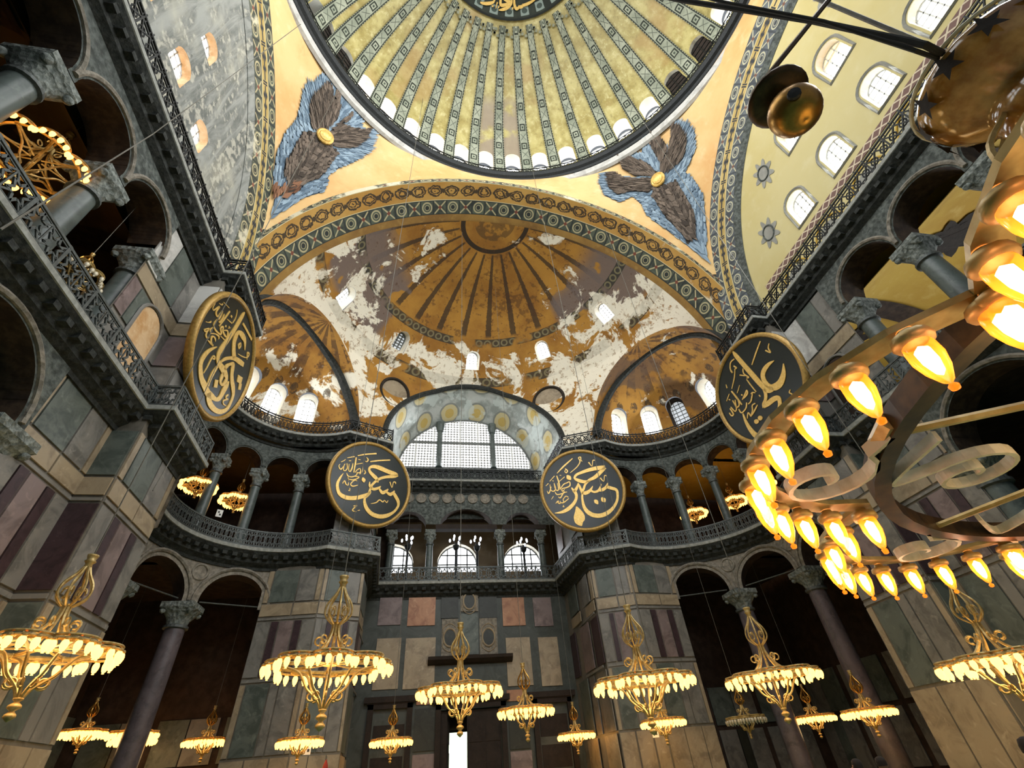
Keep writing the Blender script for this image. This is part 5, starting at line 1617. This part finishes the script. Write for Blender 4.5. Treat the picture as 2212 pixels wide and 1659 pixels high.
# inscription on the crown of the dome
let = empty('dome_inscription', (0, 8.0, 54.3))
def dat(x, y, h):
    r = math.hypot(x, y); R = RD - .26 - h; return Vector((x, y, DC + math.sqrt(max(.1, R * R - r * r)))) - Vector((0, 8.0, 54.3))
m = MB()
for st in LET['D']: ribbon(m, st, dat, -.05, .05)
m.build('small_lettering', 'gold_leaf', let, kind='stuff').location = (0, 0, 0)
tag(let, 'gold lettering on the dark medallion at the crown of the dome', 'inscription')

# ---------------------------------------------------------------- chandeliers
def octofoil(R, per, ang0=0.0):
    """points round the eight-lobed ring, with outward direction"""
    out = []; dc, lr = .685 * R, .315 * R; half = math.radians(84)
    for k in range(8):
        a = ang0 + k * math.pi / 4
        for i in range(per):
            b = a - half + 2 * half * (i + .5) / per
            out.append((dc * math.cos(a) + lr * math.cos(b), dc * math.sin(a) + lr * math.sin(b), b))
    return out
def spiral(c, r, turns, a0, sgn, n=26, z=0.0):
    return [(c[0] + r * (1 - .88 * i / n) * math.cos(a0 + sgn * 2 * math.pi * turns * i / n), c[1] + r * (1 - .88 * i / n) * math.sin(a0 + sgn * 2 * math.pi * turns * i / n), z) for i in range(n + 1)]
def flat(m, pts, w_, h, closed=False):
    """iron strip lying along a flat curve: w_ across, h high"""
    n = len(pts); rows = []
    for i in range(n):
        a, b = (pts[i - 1], pts[(i + 1) % n]) if closed else (pts[max(0, i - 1)], pts[min(n - 1, i + 1)])
        dx, dy = b[0] - a[0], b[1] - a[1]; L = math.hypot(dx, dy) or 1; nx, ny = -dy / L * w_ / 2, dx / L * w_ / 2; x, y, z = pts[i]
        rows.append([m.p((x + nx * q, y + ny * q, z + r * h / 2)) for q, r in ((1, -1), (1, 1), (-1, 1), (-1, -1))])
    for i in range(n if closed else n - 1):
        A, B = rows[i], rows[(i + 1) % n]
        for k in range(4): m.face(A[k], A[(k + 1) % 4], B[(k + 1) % 4], B[k])
    if not closed: m.face(*rows[0]); m.face(*rows[-1][::-1])
def bulb_mesh(m, L=.20, n=10, c=(0, 0, 0), k=1.0):
    m.lathe([(r * k, z) for r, z in [(.0, -L), (.018, -L * .98), (.02, -L * .93), (.008, -L * .9), (.03, -L * .8), (.047, -L * .5), (.05, -L * .3), (.042, -L * .1), (.03, 0)]], n, c)
CHM = {}
def chandelier(loc, R, label, detail, ang0=0.0, lit=True, power=60, per=6, grp='low ring chandeliers', wire_to=None):
    root = empty('chandelier', loc)
    key = (round(R, 2), detail, lit, per, round(ang0, 3))
    if key in CHM:
        for o in CHM[key].children: 
            if o.name.startswith('wire'): continue
            copy_tree(o, root)
    else:
        def add(m, name, mat, smooth=False, **k):
            o = m.build(name, mat, root, smooth=smooth, **k); o.location = (0, 0, 0); return o
        CHM[key] = root
        t = .030 if detail < 2 else .022
        # lobed ring and inner hoop
        m = MB()
        ol = octofoil(R, 10, ang0)
        if detail == 2: flat(m, [(x, y, .03) for x, y, _ in ol], .10, .025, True)
        for zz in (() if detail == 2 else (0, .075)): m.tube([(x, y, zz) for x, y, _ in ol], t, 5, True)
        for x, y, _ in (ol[::5] if detail < 2 else ()): m.tube([(x, y, 0), (x, y, .075)], t * .7, 4)
        add(m, 'lobed_ring', 'gilt_iron')
        m = MB(); hp = [(.78 * R * math.cos(a), .78 * R * math.sin(a), .04) for a in frange(0, 2 * math.pi * 63 / 64, 63)]
        if detail == 2: flat(m, hp, .075, .10, True)
        else: m.tube(hp, t * 1.4, 4, True)
        add(m, 'hoop', 'bronze_dark' if detail == 2 else 'gilt_iron')
        # lamps
        lam = octofoil(R * 1.015, per, ang0)
        if detail == 2:
            cup = MB(); cup.lathe([(.024, .045), (.03, .027), (.056, .02), (.061, .0), (.056, -.01), (.043, -.017)], 14)
            gl = MB(); gl.lathe([(r * .84, z * .84) for r, z in ((.0, -.235), (.014, -.23), (.017, -.215), (.006, -.203), (.02, -.19), (.042, -.14), (.054, -.085), (.052, -.03), (.046, -.01))], 14)
            cr = MB(); cr.lathe([(.0, -.14), (.013, -.125), (.022, -.085), (.022, -.04), (.0, -.02)], 10)
            first = None
            for x, y, b in lam:
                if first is None:
                    g = add(gl, 'lamp_glass', 'amber_glass', True); c = cup.build('lamp_cup', 'gilt_iron', g, smooth=True); q = cr.build('lamp_core', 'bulb_core', g, smooth=True); c.location = q.location = (0, 0, 0); first = g
                    g.location = (x, y, -.03)
                else:
                    g = inst(first, root, (x, y, -.03))
                    for ch in first.children: inst(ch, g)
        elif detail == 1:
            bm = MB(); bulb_mesh(bm, .24, 8, (0, 0, 0), 1.45); cm = MB(); cm.lathe([(.02, .07), (.05, .05), (.058, .02), (.045, 0)], 8)
            first = None
            for x, y, b in lam:
                if first is None:
                    g = add(bm, 'lamp', 'bulb_glow', True); c = cm.build('lamp_cup', 'gilt_iron', g); c.location = (0, 0, 0); g.location = (x, y, -.04); first = g
                else:
                    g = inst(first, root, (x, y, -.04))
                    for ch in first.children: inst(ch, g)
        else:
            bm = MB()
            for x, y, b in lam: bulb_mesh(bm, .22, 6, (x, y, -.03), 1.5)
            add(bm, 'lamps', 'bulb_glow' if lit else 'pale_iron', True, kind='stuff')
        # spokes, scrolls
        for k in range(8):
            a = ang0 + k * math.pi / 4; ca, sa = math.cos(a), math.sin(a)
            m = MB(); m.tube([(.80 * R * ca, .80 * R * sa, .03), (.10 * R * ca, .10 * R * sa, .03)], t * .8, 6); m.tube([(.79 * R * ca - sa * q * .04 * R, .79 * R * sa + ca * q * .04 * R, .04) for q in (-1, 0, 1)], t * 2, 6)
            add(m, 'spoke', 'gilt_iron')
            m = MB()
            p = spiral(((.885 * R) * math.cos(a - .13), (.885 * R) * math.sin(a - .13)), .1 * R, 1.25, a + 2.3, 1, 22, .02)
            lp = [(.79 * R * math.cos(a + .02), .79 * R * math.sin(a + .02), .02)] + p
            if detail == 2: flat(m, lp, .022, .06)
            else: m.tube(lp, t * 1.1, 4)
            if detail: add(m, 'lobe_scroll', 'pale_iron' if detail == 2 else 'gilt_iron')
            if detail == 2:
                b = a - math.pi / 8
                m = MB(); c0 = (.63 * R * math.cos(b + .02), .63 * R * math.sin(b + .02))
                p = spiral(c0, .105 * R, 1.7, b - .6, 1, 40, .03)
                flat(m, spline([(.70 * R * math.cos(b + .33), .70 * R * math.sin(b + .33), .03), (.76 * R * math.cos(b + .12), .76 * R * math.sin(b + .12), .03), p[6]], 6)[:-1] + p[6:], .02, .05)
                add(m, 'hoop_scroll', 'pale_iron')
            # basket arm below and stem arm above
            m = MB(); pr = [(.79, .0), (.62, -.04), (.46, -.10), (.37, -.22), (.30, -.33), (.19, -.42), (.10, -.50), (.045, -.60)]
            if detail == 2: pr = [(.50, .012)] + pr[2:]
            m.tube([(r * R * ca, r * R * sa, z * R) for r, z in spline(pr, 4)], t * 1.1, 5)
            m.tube([((.20 + .07 * math.cos(q)) * R * ca, (.20 + .07 * math.cos(q)) * R * sa, (-.44 + .06 * math.sin(q)) * R) for q in frange(-2.4, 3.0, 10)], t * .8, 4)
            add(m, 'basket_arm', 'gilt_iron')
            m = MB(); pr = [(.78, .05), (.5, .05), (.30, .14), (.15, .30), (.07, .48), (.055, .62)]
            if detail == 2: pr = [(.44, .012)] + [(r_, z_ * .72) for r_, z_ in pr[2:]]
            m.tube([(r * R * ca, r * R * sa, z * R) for r, z in spline(pr, 4)], t * 1.1, 5)
            m.tube([((.24 + .065 * math.cos(q)) * R * ca, (.24 + .065 * math.cos(q)) * R * sa, (.36 + .065 * math.sin(q)) * R) for q in frange(3.9, -1.8, 10)], t * .8, 4)
            add(m, 'stem_arm', 'gilt_iron')
            m = MB(); pr = [(.05, .62), (.11, .66), (.20, .75), (.23, .85), (.20, .98), (.10, 1.13), (.045, 1.25)]; uz = .70 if detail == 2 else 1.0
            m.tube([(r * R * ca, r * R * sa, z * R) for r, z in [(r_, z_ * uz) for r_, z_ in spline(pr, 3)]], t * .9, 5)
            m.tube([((.12 + .05 * math.cos(q)) * R * ca, (.12 + .05 * math.cos(q)) * R * sa, (.83 + .08 * math.sin(q)) * R * uz) for q in frange(0, 5.0, 9)], t * .6, 4)
            add(m, 'cage_rib', 'gilt_iron' if detail else 'brass')
        m = MB(); m.lathe([(.0, -.60 * R), (.06 * R, -.61 * R), (.065 * R, -.63 * R), (.03 * R, -.66 * R), (.08 * R, -.70 * R), (.085 * R, -.73 * R), (.03 * R, -.77 * R), (.07 * R, -.81 * R), (.075 * R, -.84 * R), (.03 * R, -.88 * R), (0, -.9 * R)], 14)
        add(m, 'finial', 'gilt_iron', True)
        if detail: m = MB(); m.tube([(.1 * R * math.cos(a), .1 * R * math.sin(a), .03) for a in frange(0, 2 * math.pi * 23 / 24, 23)], t * 1.6, 6, True); add(m, 'hub', 'gilt_iron')
        m = MB(); uz = .72 if detail == 2 else 1.0; m.lathe([(.05 * R, .45 * R * uz), (.06 * R, .6 * R * uz), (.045 * R, .66 * R * uz)], 12); add(m, 'stem_collar', 'brass', True)
        m = MB(); m.lathe([(.04 * R, 1.24 * R), (.06 * R, 1.27 * R), (.05 * R, 1.30 * R), (.07 * R, 1.33 * R), (.085 * R, 1.35 * R), (.06 * R, 1.38 * R), (.08 * R, 1.43 * R), (.085 * R, 1.46 * R), (.05 * R, 1.45 * R)] if detail < 2 else [(r_ * R, z_ * R * .72) for r_, z_ in ((.045, .98), (.075, 1.0), (.10, 1.04), (.11, 1.10), (.085, 1.15), (.10, 1.18), (.14, 1.22), (.175, 1.29), (.185, 1.35), (.17, 1.39), (.16, 1.39), (.15, 1.3))], 24)
        add(m, 'crown_cup', 'gilt_iron' if detail < 2 else 'brown_glass', True)
        if detail == 2:
            for k in range(12):
                a = 2 * math.pi * k / 12; zc = .945 * R; rr = .187 * R
                m = MB(); m.poly([((rr) * math.cos(a + (.2 if q % 2 == 0 else .085) * math.cos(math.pi * q / 5 + .3)), rr * math.sin(a + (.2 if q % 2 == 0 else .085) * math.cos(math.pi * q / 5 + .3)), zc + (.05 if q % 2 == 0 else .021) * R * math.sin(math.pi * q / 5 + .3)) for q in range(10)])
                add(m, 'star_cutout', 'wood_dark')
            m = MB(); m.tube([(.185 * R * math.cos(a), .185 * R * math.sin(a), 1.0 * R) for a in frange(0, 2 * math.pi * 31 / 32, 31)], .015, 6, True); add(m, 'cup_rim', 'pale_iron')
    top = (.98 if detail == 2 else 1.46) * R
    x, y = loc[0], loc[1]
    if wire_to: zt = wire_to - loc[2]
    elif y > 17.0: zt = SD[2] + math.sqrt(max(1, RS * RS - x * x - (y - SD[1]) ** 2)) - loc[2]
    else: zt = (DC + math.sqrt(max(0, RD * RD - x * x - y * y)) if math.hypot(x, y) < 15 else 39.5) - loc[2]
    m = MB(); m.tube([(0, 0, top - .05), (0, 0, zt)], .012 + .004 * detail, 5); o = m.build('wire', 'wire', root); o.location = (0, 0, 0)
    if lit and power:
        l = bpy.data.lights.new('chandelier_light', 'POINT'); l.energy = power; l.color = (1.0, .66, .30); l.shadow_soft_size = .55 * R
        lo = bpy.data.objects.new('chandelier_light', l); COL.objects.link(lo); lo.parent = root; lo.location = (0, 0, -.28 * R)
    return tag(root, label, 'chandelier', grp)
PW = .95
chandelier((-.534, -1.919, 2.584), 2.52, 'huge near chandelier overhead at the right, with scrolls and a starred cup', 2, math.radians(152), power=150 * PW, per=12, grp='near chandelier')
BIG = [((-6.62, 12.56, 4.28), 1.6, 'big lit chandelier before the left west pier'), ((-2.68, 18.5, 4.33), 1.6, 'lit chandelier in front of the middle doorway'),
       ((3.03, 14.6, 3.78), 1.6, 'lit chandelier before the right west pier'), ((8.53, 15.7, 3.86), 1.6, 'lit chandelier before the right corner bay'),
       ((10.5, 9.1, 3.10), 1.4, 'lit chandelier cut by the right edge of the picture'), ((-12.2, 10.3, 4.4), 1.4, 'large lit chandelier cut by the left edge of the picture')]
for j, (p, R, lab) in enumerate(BIG): chandelier(p, R, lab, 1, .2, power=170 * PW)
FAR = [((.68, 23.1, 4.0), 1.3, 'smaller lit chandelier just right of the middle doorway', 1), ((-9.04, 23.3, 3.48), .9, 'small lit chandelier low before the left west pier', 1), ((-5.5, 28.6, 3.6), 1.05, 'small lit chandelier before the left closed door', 1),
       ((4.77, 29.7, 3.35), 1.05, 'small lit chandelier before the right closed door', 1), ((7.67, 24.1, 3.3), 1.05, 'small lit chandelier low before the right west pier', 1), ((17.2, 25.7, 3.1), 1.05, 'small lit chandelier far inside the right aisle', 1),
       ((15.3, 19.6, 2.85), 1.05, 'small lit chandelier at the back of the right corner bay', 1), ((12.5, 24.7, 3.2), .95, 'unlit dark chandelier in the right corner bay', 0), ((-19.2, 26.7, 4.6), .9, 'small lit chandelier deepest at the left, behind the corner bay column', 1),
       ((-17.9, 28.5, 4.6), 1.05, 'small lit chandelier inside the left arch, upper of an overlapping pair', 1), ((-19.0, 31.2, 4.6), 1.05, 'small lit chandelier inside the left arch, lower of an overlapping pair', 1), ((-15.2, 30.6, 4.3), 1.05, 'small lit chandelier under the second left arch', 1)]
for p, R, lab, lit in FAR: chandelier(p, R, lab, 0, .2, bool(lit), (55 if abs(p[0]) < 11 else 18) * PW, 6, 'far low chandeliers', None if (abs(p[0]) < 11 and p[1] < 28) else (C1 - .45 if abs(p[0]) > 14 else 31.0))
GAL = [((-17.8, 24.9, 16.2), 1.0, 'left of two ring chandeliers in the left corner gallery'), ((-16.2, 26.8, 16.2), 1.0, 'right of two ring chandeliers in the left corner gallery'), ((15.9, 28.2, 16.2), 1.0, 'leftmost of three ring chandeliers in the right corner gallery'),
       ((18.1, 26.1, 16.2), 1.0, 'middle of three ring chandeliers in the right corner gallery'), ((18.75, 23.6, 16.2), 1.0, 'rightmost of three ring chandeliers in the right corner gallery'), ((-16.6, 5.9, 16.9), 1.35, 'ring chandelier high in the left side gallery')]
for p, R, lab in GAL: chandelier(p, R, lab, 0, .1, True, (60 if p[0] > 0 else 22) * PW, 6, 'gallery chandeliers', 19.9)

chandelier((-15.9, 8.6, 15.0), .75, 'unlit black wire chandelier frame by the left gallery railing', 0, .1, False, 0, 3, 'gallery chandeliers', 19.9)

# ---------------------------------------------------------------- brass globe under a dish, ropes
gr = empty('hanging_globe', (-1.77, -1.494, 5.1))
m = MB(); m.lathe([(0.0, -.165)] + [(.175 * math.sin(a), -.175 * math.cos(a)) for a in frange(.15, math.pi - .15, 14)] + [(.03, .175)], 24); m.build('globe', 'brass', gr, smooth=True).location = (0, 0, 0)
m = MB(); m.lathe([(.0, .2), (.10, .205), (.18, .24), (.215, .265), (.215, .29), (.17, .28), (.0, .24)], 24); m.build('dish', 'bronze_dark', gr, smooth=True).location = (0, 0, 0)
m = MB(); m.lathe([(.045, 0), (.04, .02), (0, .025)], 12, (0, 0, 0)); o = m.build('dark_hole', 'sign_black', gr); o.location = (-.118, -.112, -.07); o.rotation_euler = Vector((-.72, -.68, -.35)).to_track_quat('Z', 'Y').to_euler()
m = MB(); m.tube([(0, 0, .18), (0, 0, .52)], .018, 6); m.tube([(.03 * math.cos(a), 0, .55 + .045 * math.sin(a)) for a in frange(0, 6.0, 10)], .012, 5); m.build('hook', 'bronze_dark', gr).location = (0, 0, 0)
tag(gr, 'polished brass globe hanging under a dark dish', 'globe')
def cable(name, pts, r, mat, label, grp=None, n=6):
    o0 = pts[0]; m = MB(); m.tube([Vector(q) - Vector(o0) for q in pts], r, n); o = m.build(name, mat); o.location = o0; return tag(o, label, 'cable', grp)
for q in [('thick_rope', [(-.98, -1.96, 5.09), (-1.18, -1.99, 5.04), (-1.42, -1.9, 5.96), (-2.01, -1.71, 7.36), (-2.96, -1.5, 9.46)], 0.022, 'rope', 'thick black rope running from the starred cup towards the dome'), ('thick_rope', [(-.98, -1.93, 5.09), (-1.2, -1.95, 5.06), (-1.47, -1.93, 5.76), (-1.89, -1.83, 6.67), (-2.29, -1.77, 7.68)], 0.014, 'rope', 'thinner black rope beside the thick one at the upper right'), ('globe_rod', [(-1.77, -1.494, 5.68), (-0.85, -1.98, 6.8), (-0.47, -2.31, 7.52)], 0.022, 'bronze_dark', 'slanting dark rod that carries the brass globe'), ('diagonal_wire', [(-9.79, 1.75, 7.36), (-13.4, 5.04, 17.76), (-12.99, 5.72, 35.57)], 0.016, 'wire', 'long thin wire slanting from the left edge up to the dome'), ('diagonal_wire', [(-10.23, 8.06, 12.16), (-8.95, 5.92, 7.1), (-8.35, 4.74, 5.29)], 0.008, 'wire', 'thin wire crossing the left calligraphy board')]: cable(*q)


# ---------------------------------------------------------------- gallery candelabra and small fittings
cd0 = None
for j, (x, z) in enumerate(((-5.72, 16.83), (-1.86, 16.81), (-.14, 16.72), (3.76, 16.59))):
    root = empty('candelabrum', (x, 35.0, C1 - .1))
    h = z - C1 + .1
    m = MB(); m.lathe([(.4, 0), (.38, .1), (.12, .2), (.09, h - .75), (.22, h - .6), (.28, h - .35), (.1, h - .25), (.05, h - .1)], 12); m.build('post', 'iron', root).location = (0, 0, 0)
    for k in range(6):
        a = k * math.pi / 3; r = .5 if k % 2 else .32; zz = h + (.05 if k % 2 else .3)
        m = MB(); m.tube(spline([(0, 0, h - .15), (r * .6 * math.cos(a), r * .6 * math.sin(a), h - .2), (r * math.cos(a), r * math.sin(a), zz - .1)], 4), .018, 4); m.build('arm', 'iron', root).location = (0, 0, 0)
        m = MB(); m.lathe([(.04, 0), (.08, .08), (.07, .22), (0, .3)], 8, (r * math.cos(a), r * math.sin(a), zz - .1)); m.build('lamp', 'lamp_white', root).location = (0, 0, 0)
    tag(root, 'standing candelabrum with white lamps in the west gallery, %s from the left' % ordinal(j), 'candelabrum', 'gallery candelabra')
for j, (c, az, lab) in enumerate((((-9.0, 24.95, 3.3), 0.42, 'small white sign with black marks low on the left west pier'), ((7.6, 25.15, 2.95), -.1, 'small white sign with black marks low on the right west pier'), ((-16.3, 25.3, 14.6), .5, 'small white sign on a gallery column of the left corner bay'))):
    o = empty('wall_sign', c, None, az)
    m = MB(); m.box((-.16, -.03, -.22), (.16, .03, .22)); m.build('plate', 'sign_white', o).location = (0, 0, 0)
    m = MB(); m.box((-.09, -.045, .02), (.0, -.03, .12)); m.build('black_mark', 'sign_black', o).location = (0, 0, 0)
    m = MB(); m.box((.0, -.045, -.12), (.09, -.03, -.02)); m.build('black_mark', 'sign_black', o).location = (0, 0, 0)
    tag(o, lab, 'sign', 'small wall signs')
pn = empty('red_pennant', (-7.9, 23.5, 0))
m = MB(); m.lathe([(.16, 0), (.16, .04), (.025, .07), (.02, 2.9)], 10); m.build('pole', 'iron_grey', pn).location = (0, 0, 0)
m = MB(); m.lathe([(.30, 1.6), (.24, 2.0), (.10, 2.6), (.0, 2.85)], 7); m.build('cloth', 'red_cloth', pn).location = (0, 0, 0)
tag(pn, 'furled red cloth on a pole at the foot of the left west pier', 'pennant')
# iron ties across the ground arches of the corner bays
for s in (1, -1):
    for j, (a, b) in enumerate(((52, 82), (11, 41))):
        P = lambda q: skew((s * (EX[0] + 5.8 * math.cos(math.radians(q))), EX[1] + 5.8 * math.sin(math.radians(q)), 9.75))
        cable('tie_rod', [P(a), P(b)], .035, 'iron_grey', 'iron tie rod across the %s ground arch of the %s corner bay' % (('west', 'middle')[j], side_name[s]), 'tie rods')

# ---------------------------------------------------------------- visitors at the lower right edge
def person(loc, h, rz, label, cloth):
    root = empty('person', loc, None, rz); k = h / 1.75
    J = {'pel': (0, 0, .95), 'ch': (0, .02, 1.32), 'nk': (0, .01, 1.48), 'hd': (0, .03, 1.56)}
    V = [(0, 0, .95), (0, .01, 1.12), (0, .0, 1.34), (0, .0, 1.47), (.19, 0, 1.40), (.24, .02, 1.13), (.22, .12, .90), (-.19, 0, 1.40), (-.24, .02, 1.13), (-.22, .12, .90), (.09, 0, .90), (.10, .02, .50), (.10, -.02, .08), (.10, .14, .04), (-.09, 0, .90), (-.10, .02, .50), (-.10, -.02, .08), (-.10, .14, .04)]
    E = [(0, 1), (1, 2), (2, 3), (2, 4), (4, 5), (5, 6), (2, 7), (7, 8), (8, 9), (0, 10), (10, 11), (11, 12), (12, 13), (0, 14), (14, 15), (15, 16), (16, 17)]
    Rr = [.15, .14, .16, .06, .07, .048, .035, .07, .048, .035, .10, .07, .05, .045, .10, .07, .05, .045]
    me = bpy.data.meshes.new('body'); me.from_pydata([tuple(c * k for c in v) for v in V], E, [])
    o = bpy.data.objects.new('body', me); COL.objects.link(o); o.parent = root; me.materials.append(MAT[cloth])
    sk = o.modifiers.new('skin', 'SKIN'); o.modifiers.new('sub', 'SUBSURF').levels = 1
    if not me.skin_vertices: pass
    for i, r in enumerate(Rr): me.skin_vertices[0].data[i].radius = (r * k, r * .85 * k)
    me.skin_vertices[0].data[0].use_root = True
    m = MB(); pr = [(.0, 1.46), (.05, 1.46), (.055, 1.52), (.075, 1.56), (.085, 1.62), (.09, 1.67), (.075, 1.73), (.03, 1.755), (0, 1.757)]
    m.lathe([(r * k, z * k) for r, z in pr], 16); m.obox((0, .095 * k, 1.615 * k), (.014, 0, 0), (0, .015, 0), (0, 0, .025)); m.build('head', 'skin', root, smooth=True).location = (0, 0, 0)
    m = MB(); m.lathe([(r * k * 1.1, z * k) for r, z in ((.092, 1.62), (.093, 1.69), (.075, 1.75), (.03, 1.775), (0, 1.777))], 16, (0, -.012, 0)); m.build('hair', 'wood_dark', root, smooth=True).location = (0, 0, 0)
    for sg in (-1, 1):
        m = MB(); m.obox((sg * .215 * k, .15 * k, .84 * k), (.018, 0, 0), (0, .03, 0), (0, 0, .05))
        for f in range(4): m.tube([(sg * .215 * k, (.128 + .016 * f) * k, .80 * k), (sg * .212 * k, (.13 + .017 * f) * k, (.745 + .006 * abs(f - 1)) * k), (sg * .205 * k, (.135 + .017 * f) * k, (.715 + .006 * abs(f - 1)) * k)], .008, 5)
        m.tube([(sg * .21 * k, .185 * k, .86 * k), (sg * .2 * k, .205 * k, .82 * k), (sg * .2 * k, .21 * k, .79 * k)], .009, 5); m.build('hand', 'skin', root).location = (0, 0, 0)
    return tag(root, label, 'person', 'visitors')
person((2.3, 3.0, 0), 1.56, 2.2, 'person in dark clothes at the lower right edge, nearest the camera', 'cloth_dark')
person((3.3, 6.9, 0), 1.46, 1.0, 'person in dark clothes at the lower edge, left of a pair', 'cloth_dark')
person((3.75, 6.85, 0), 1.46, -.6, 'person in dark clothes at the lower edge, right of a pair', 'cloth_dark')
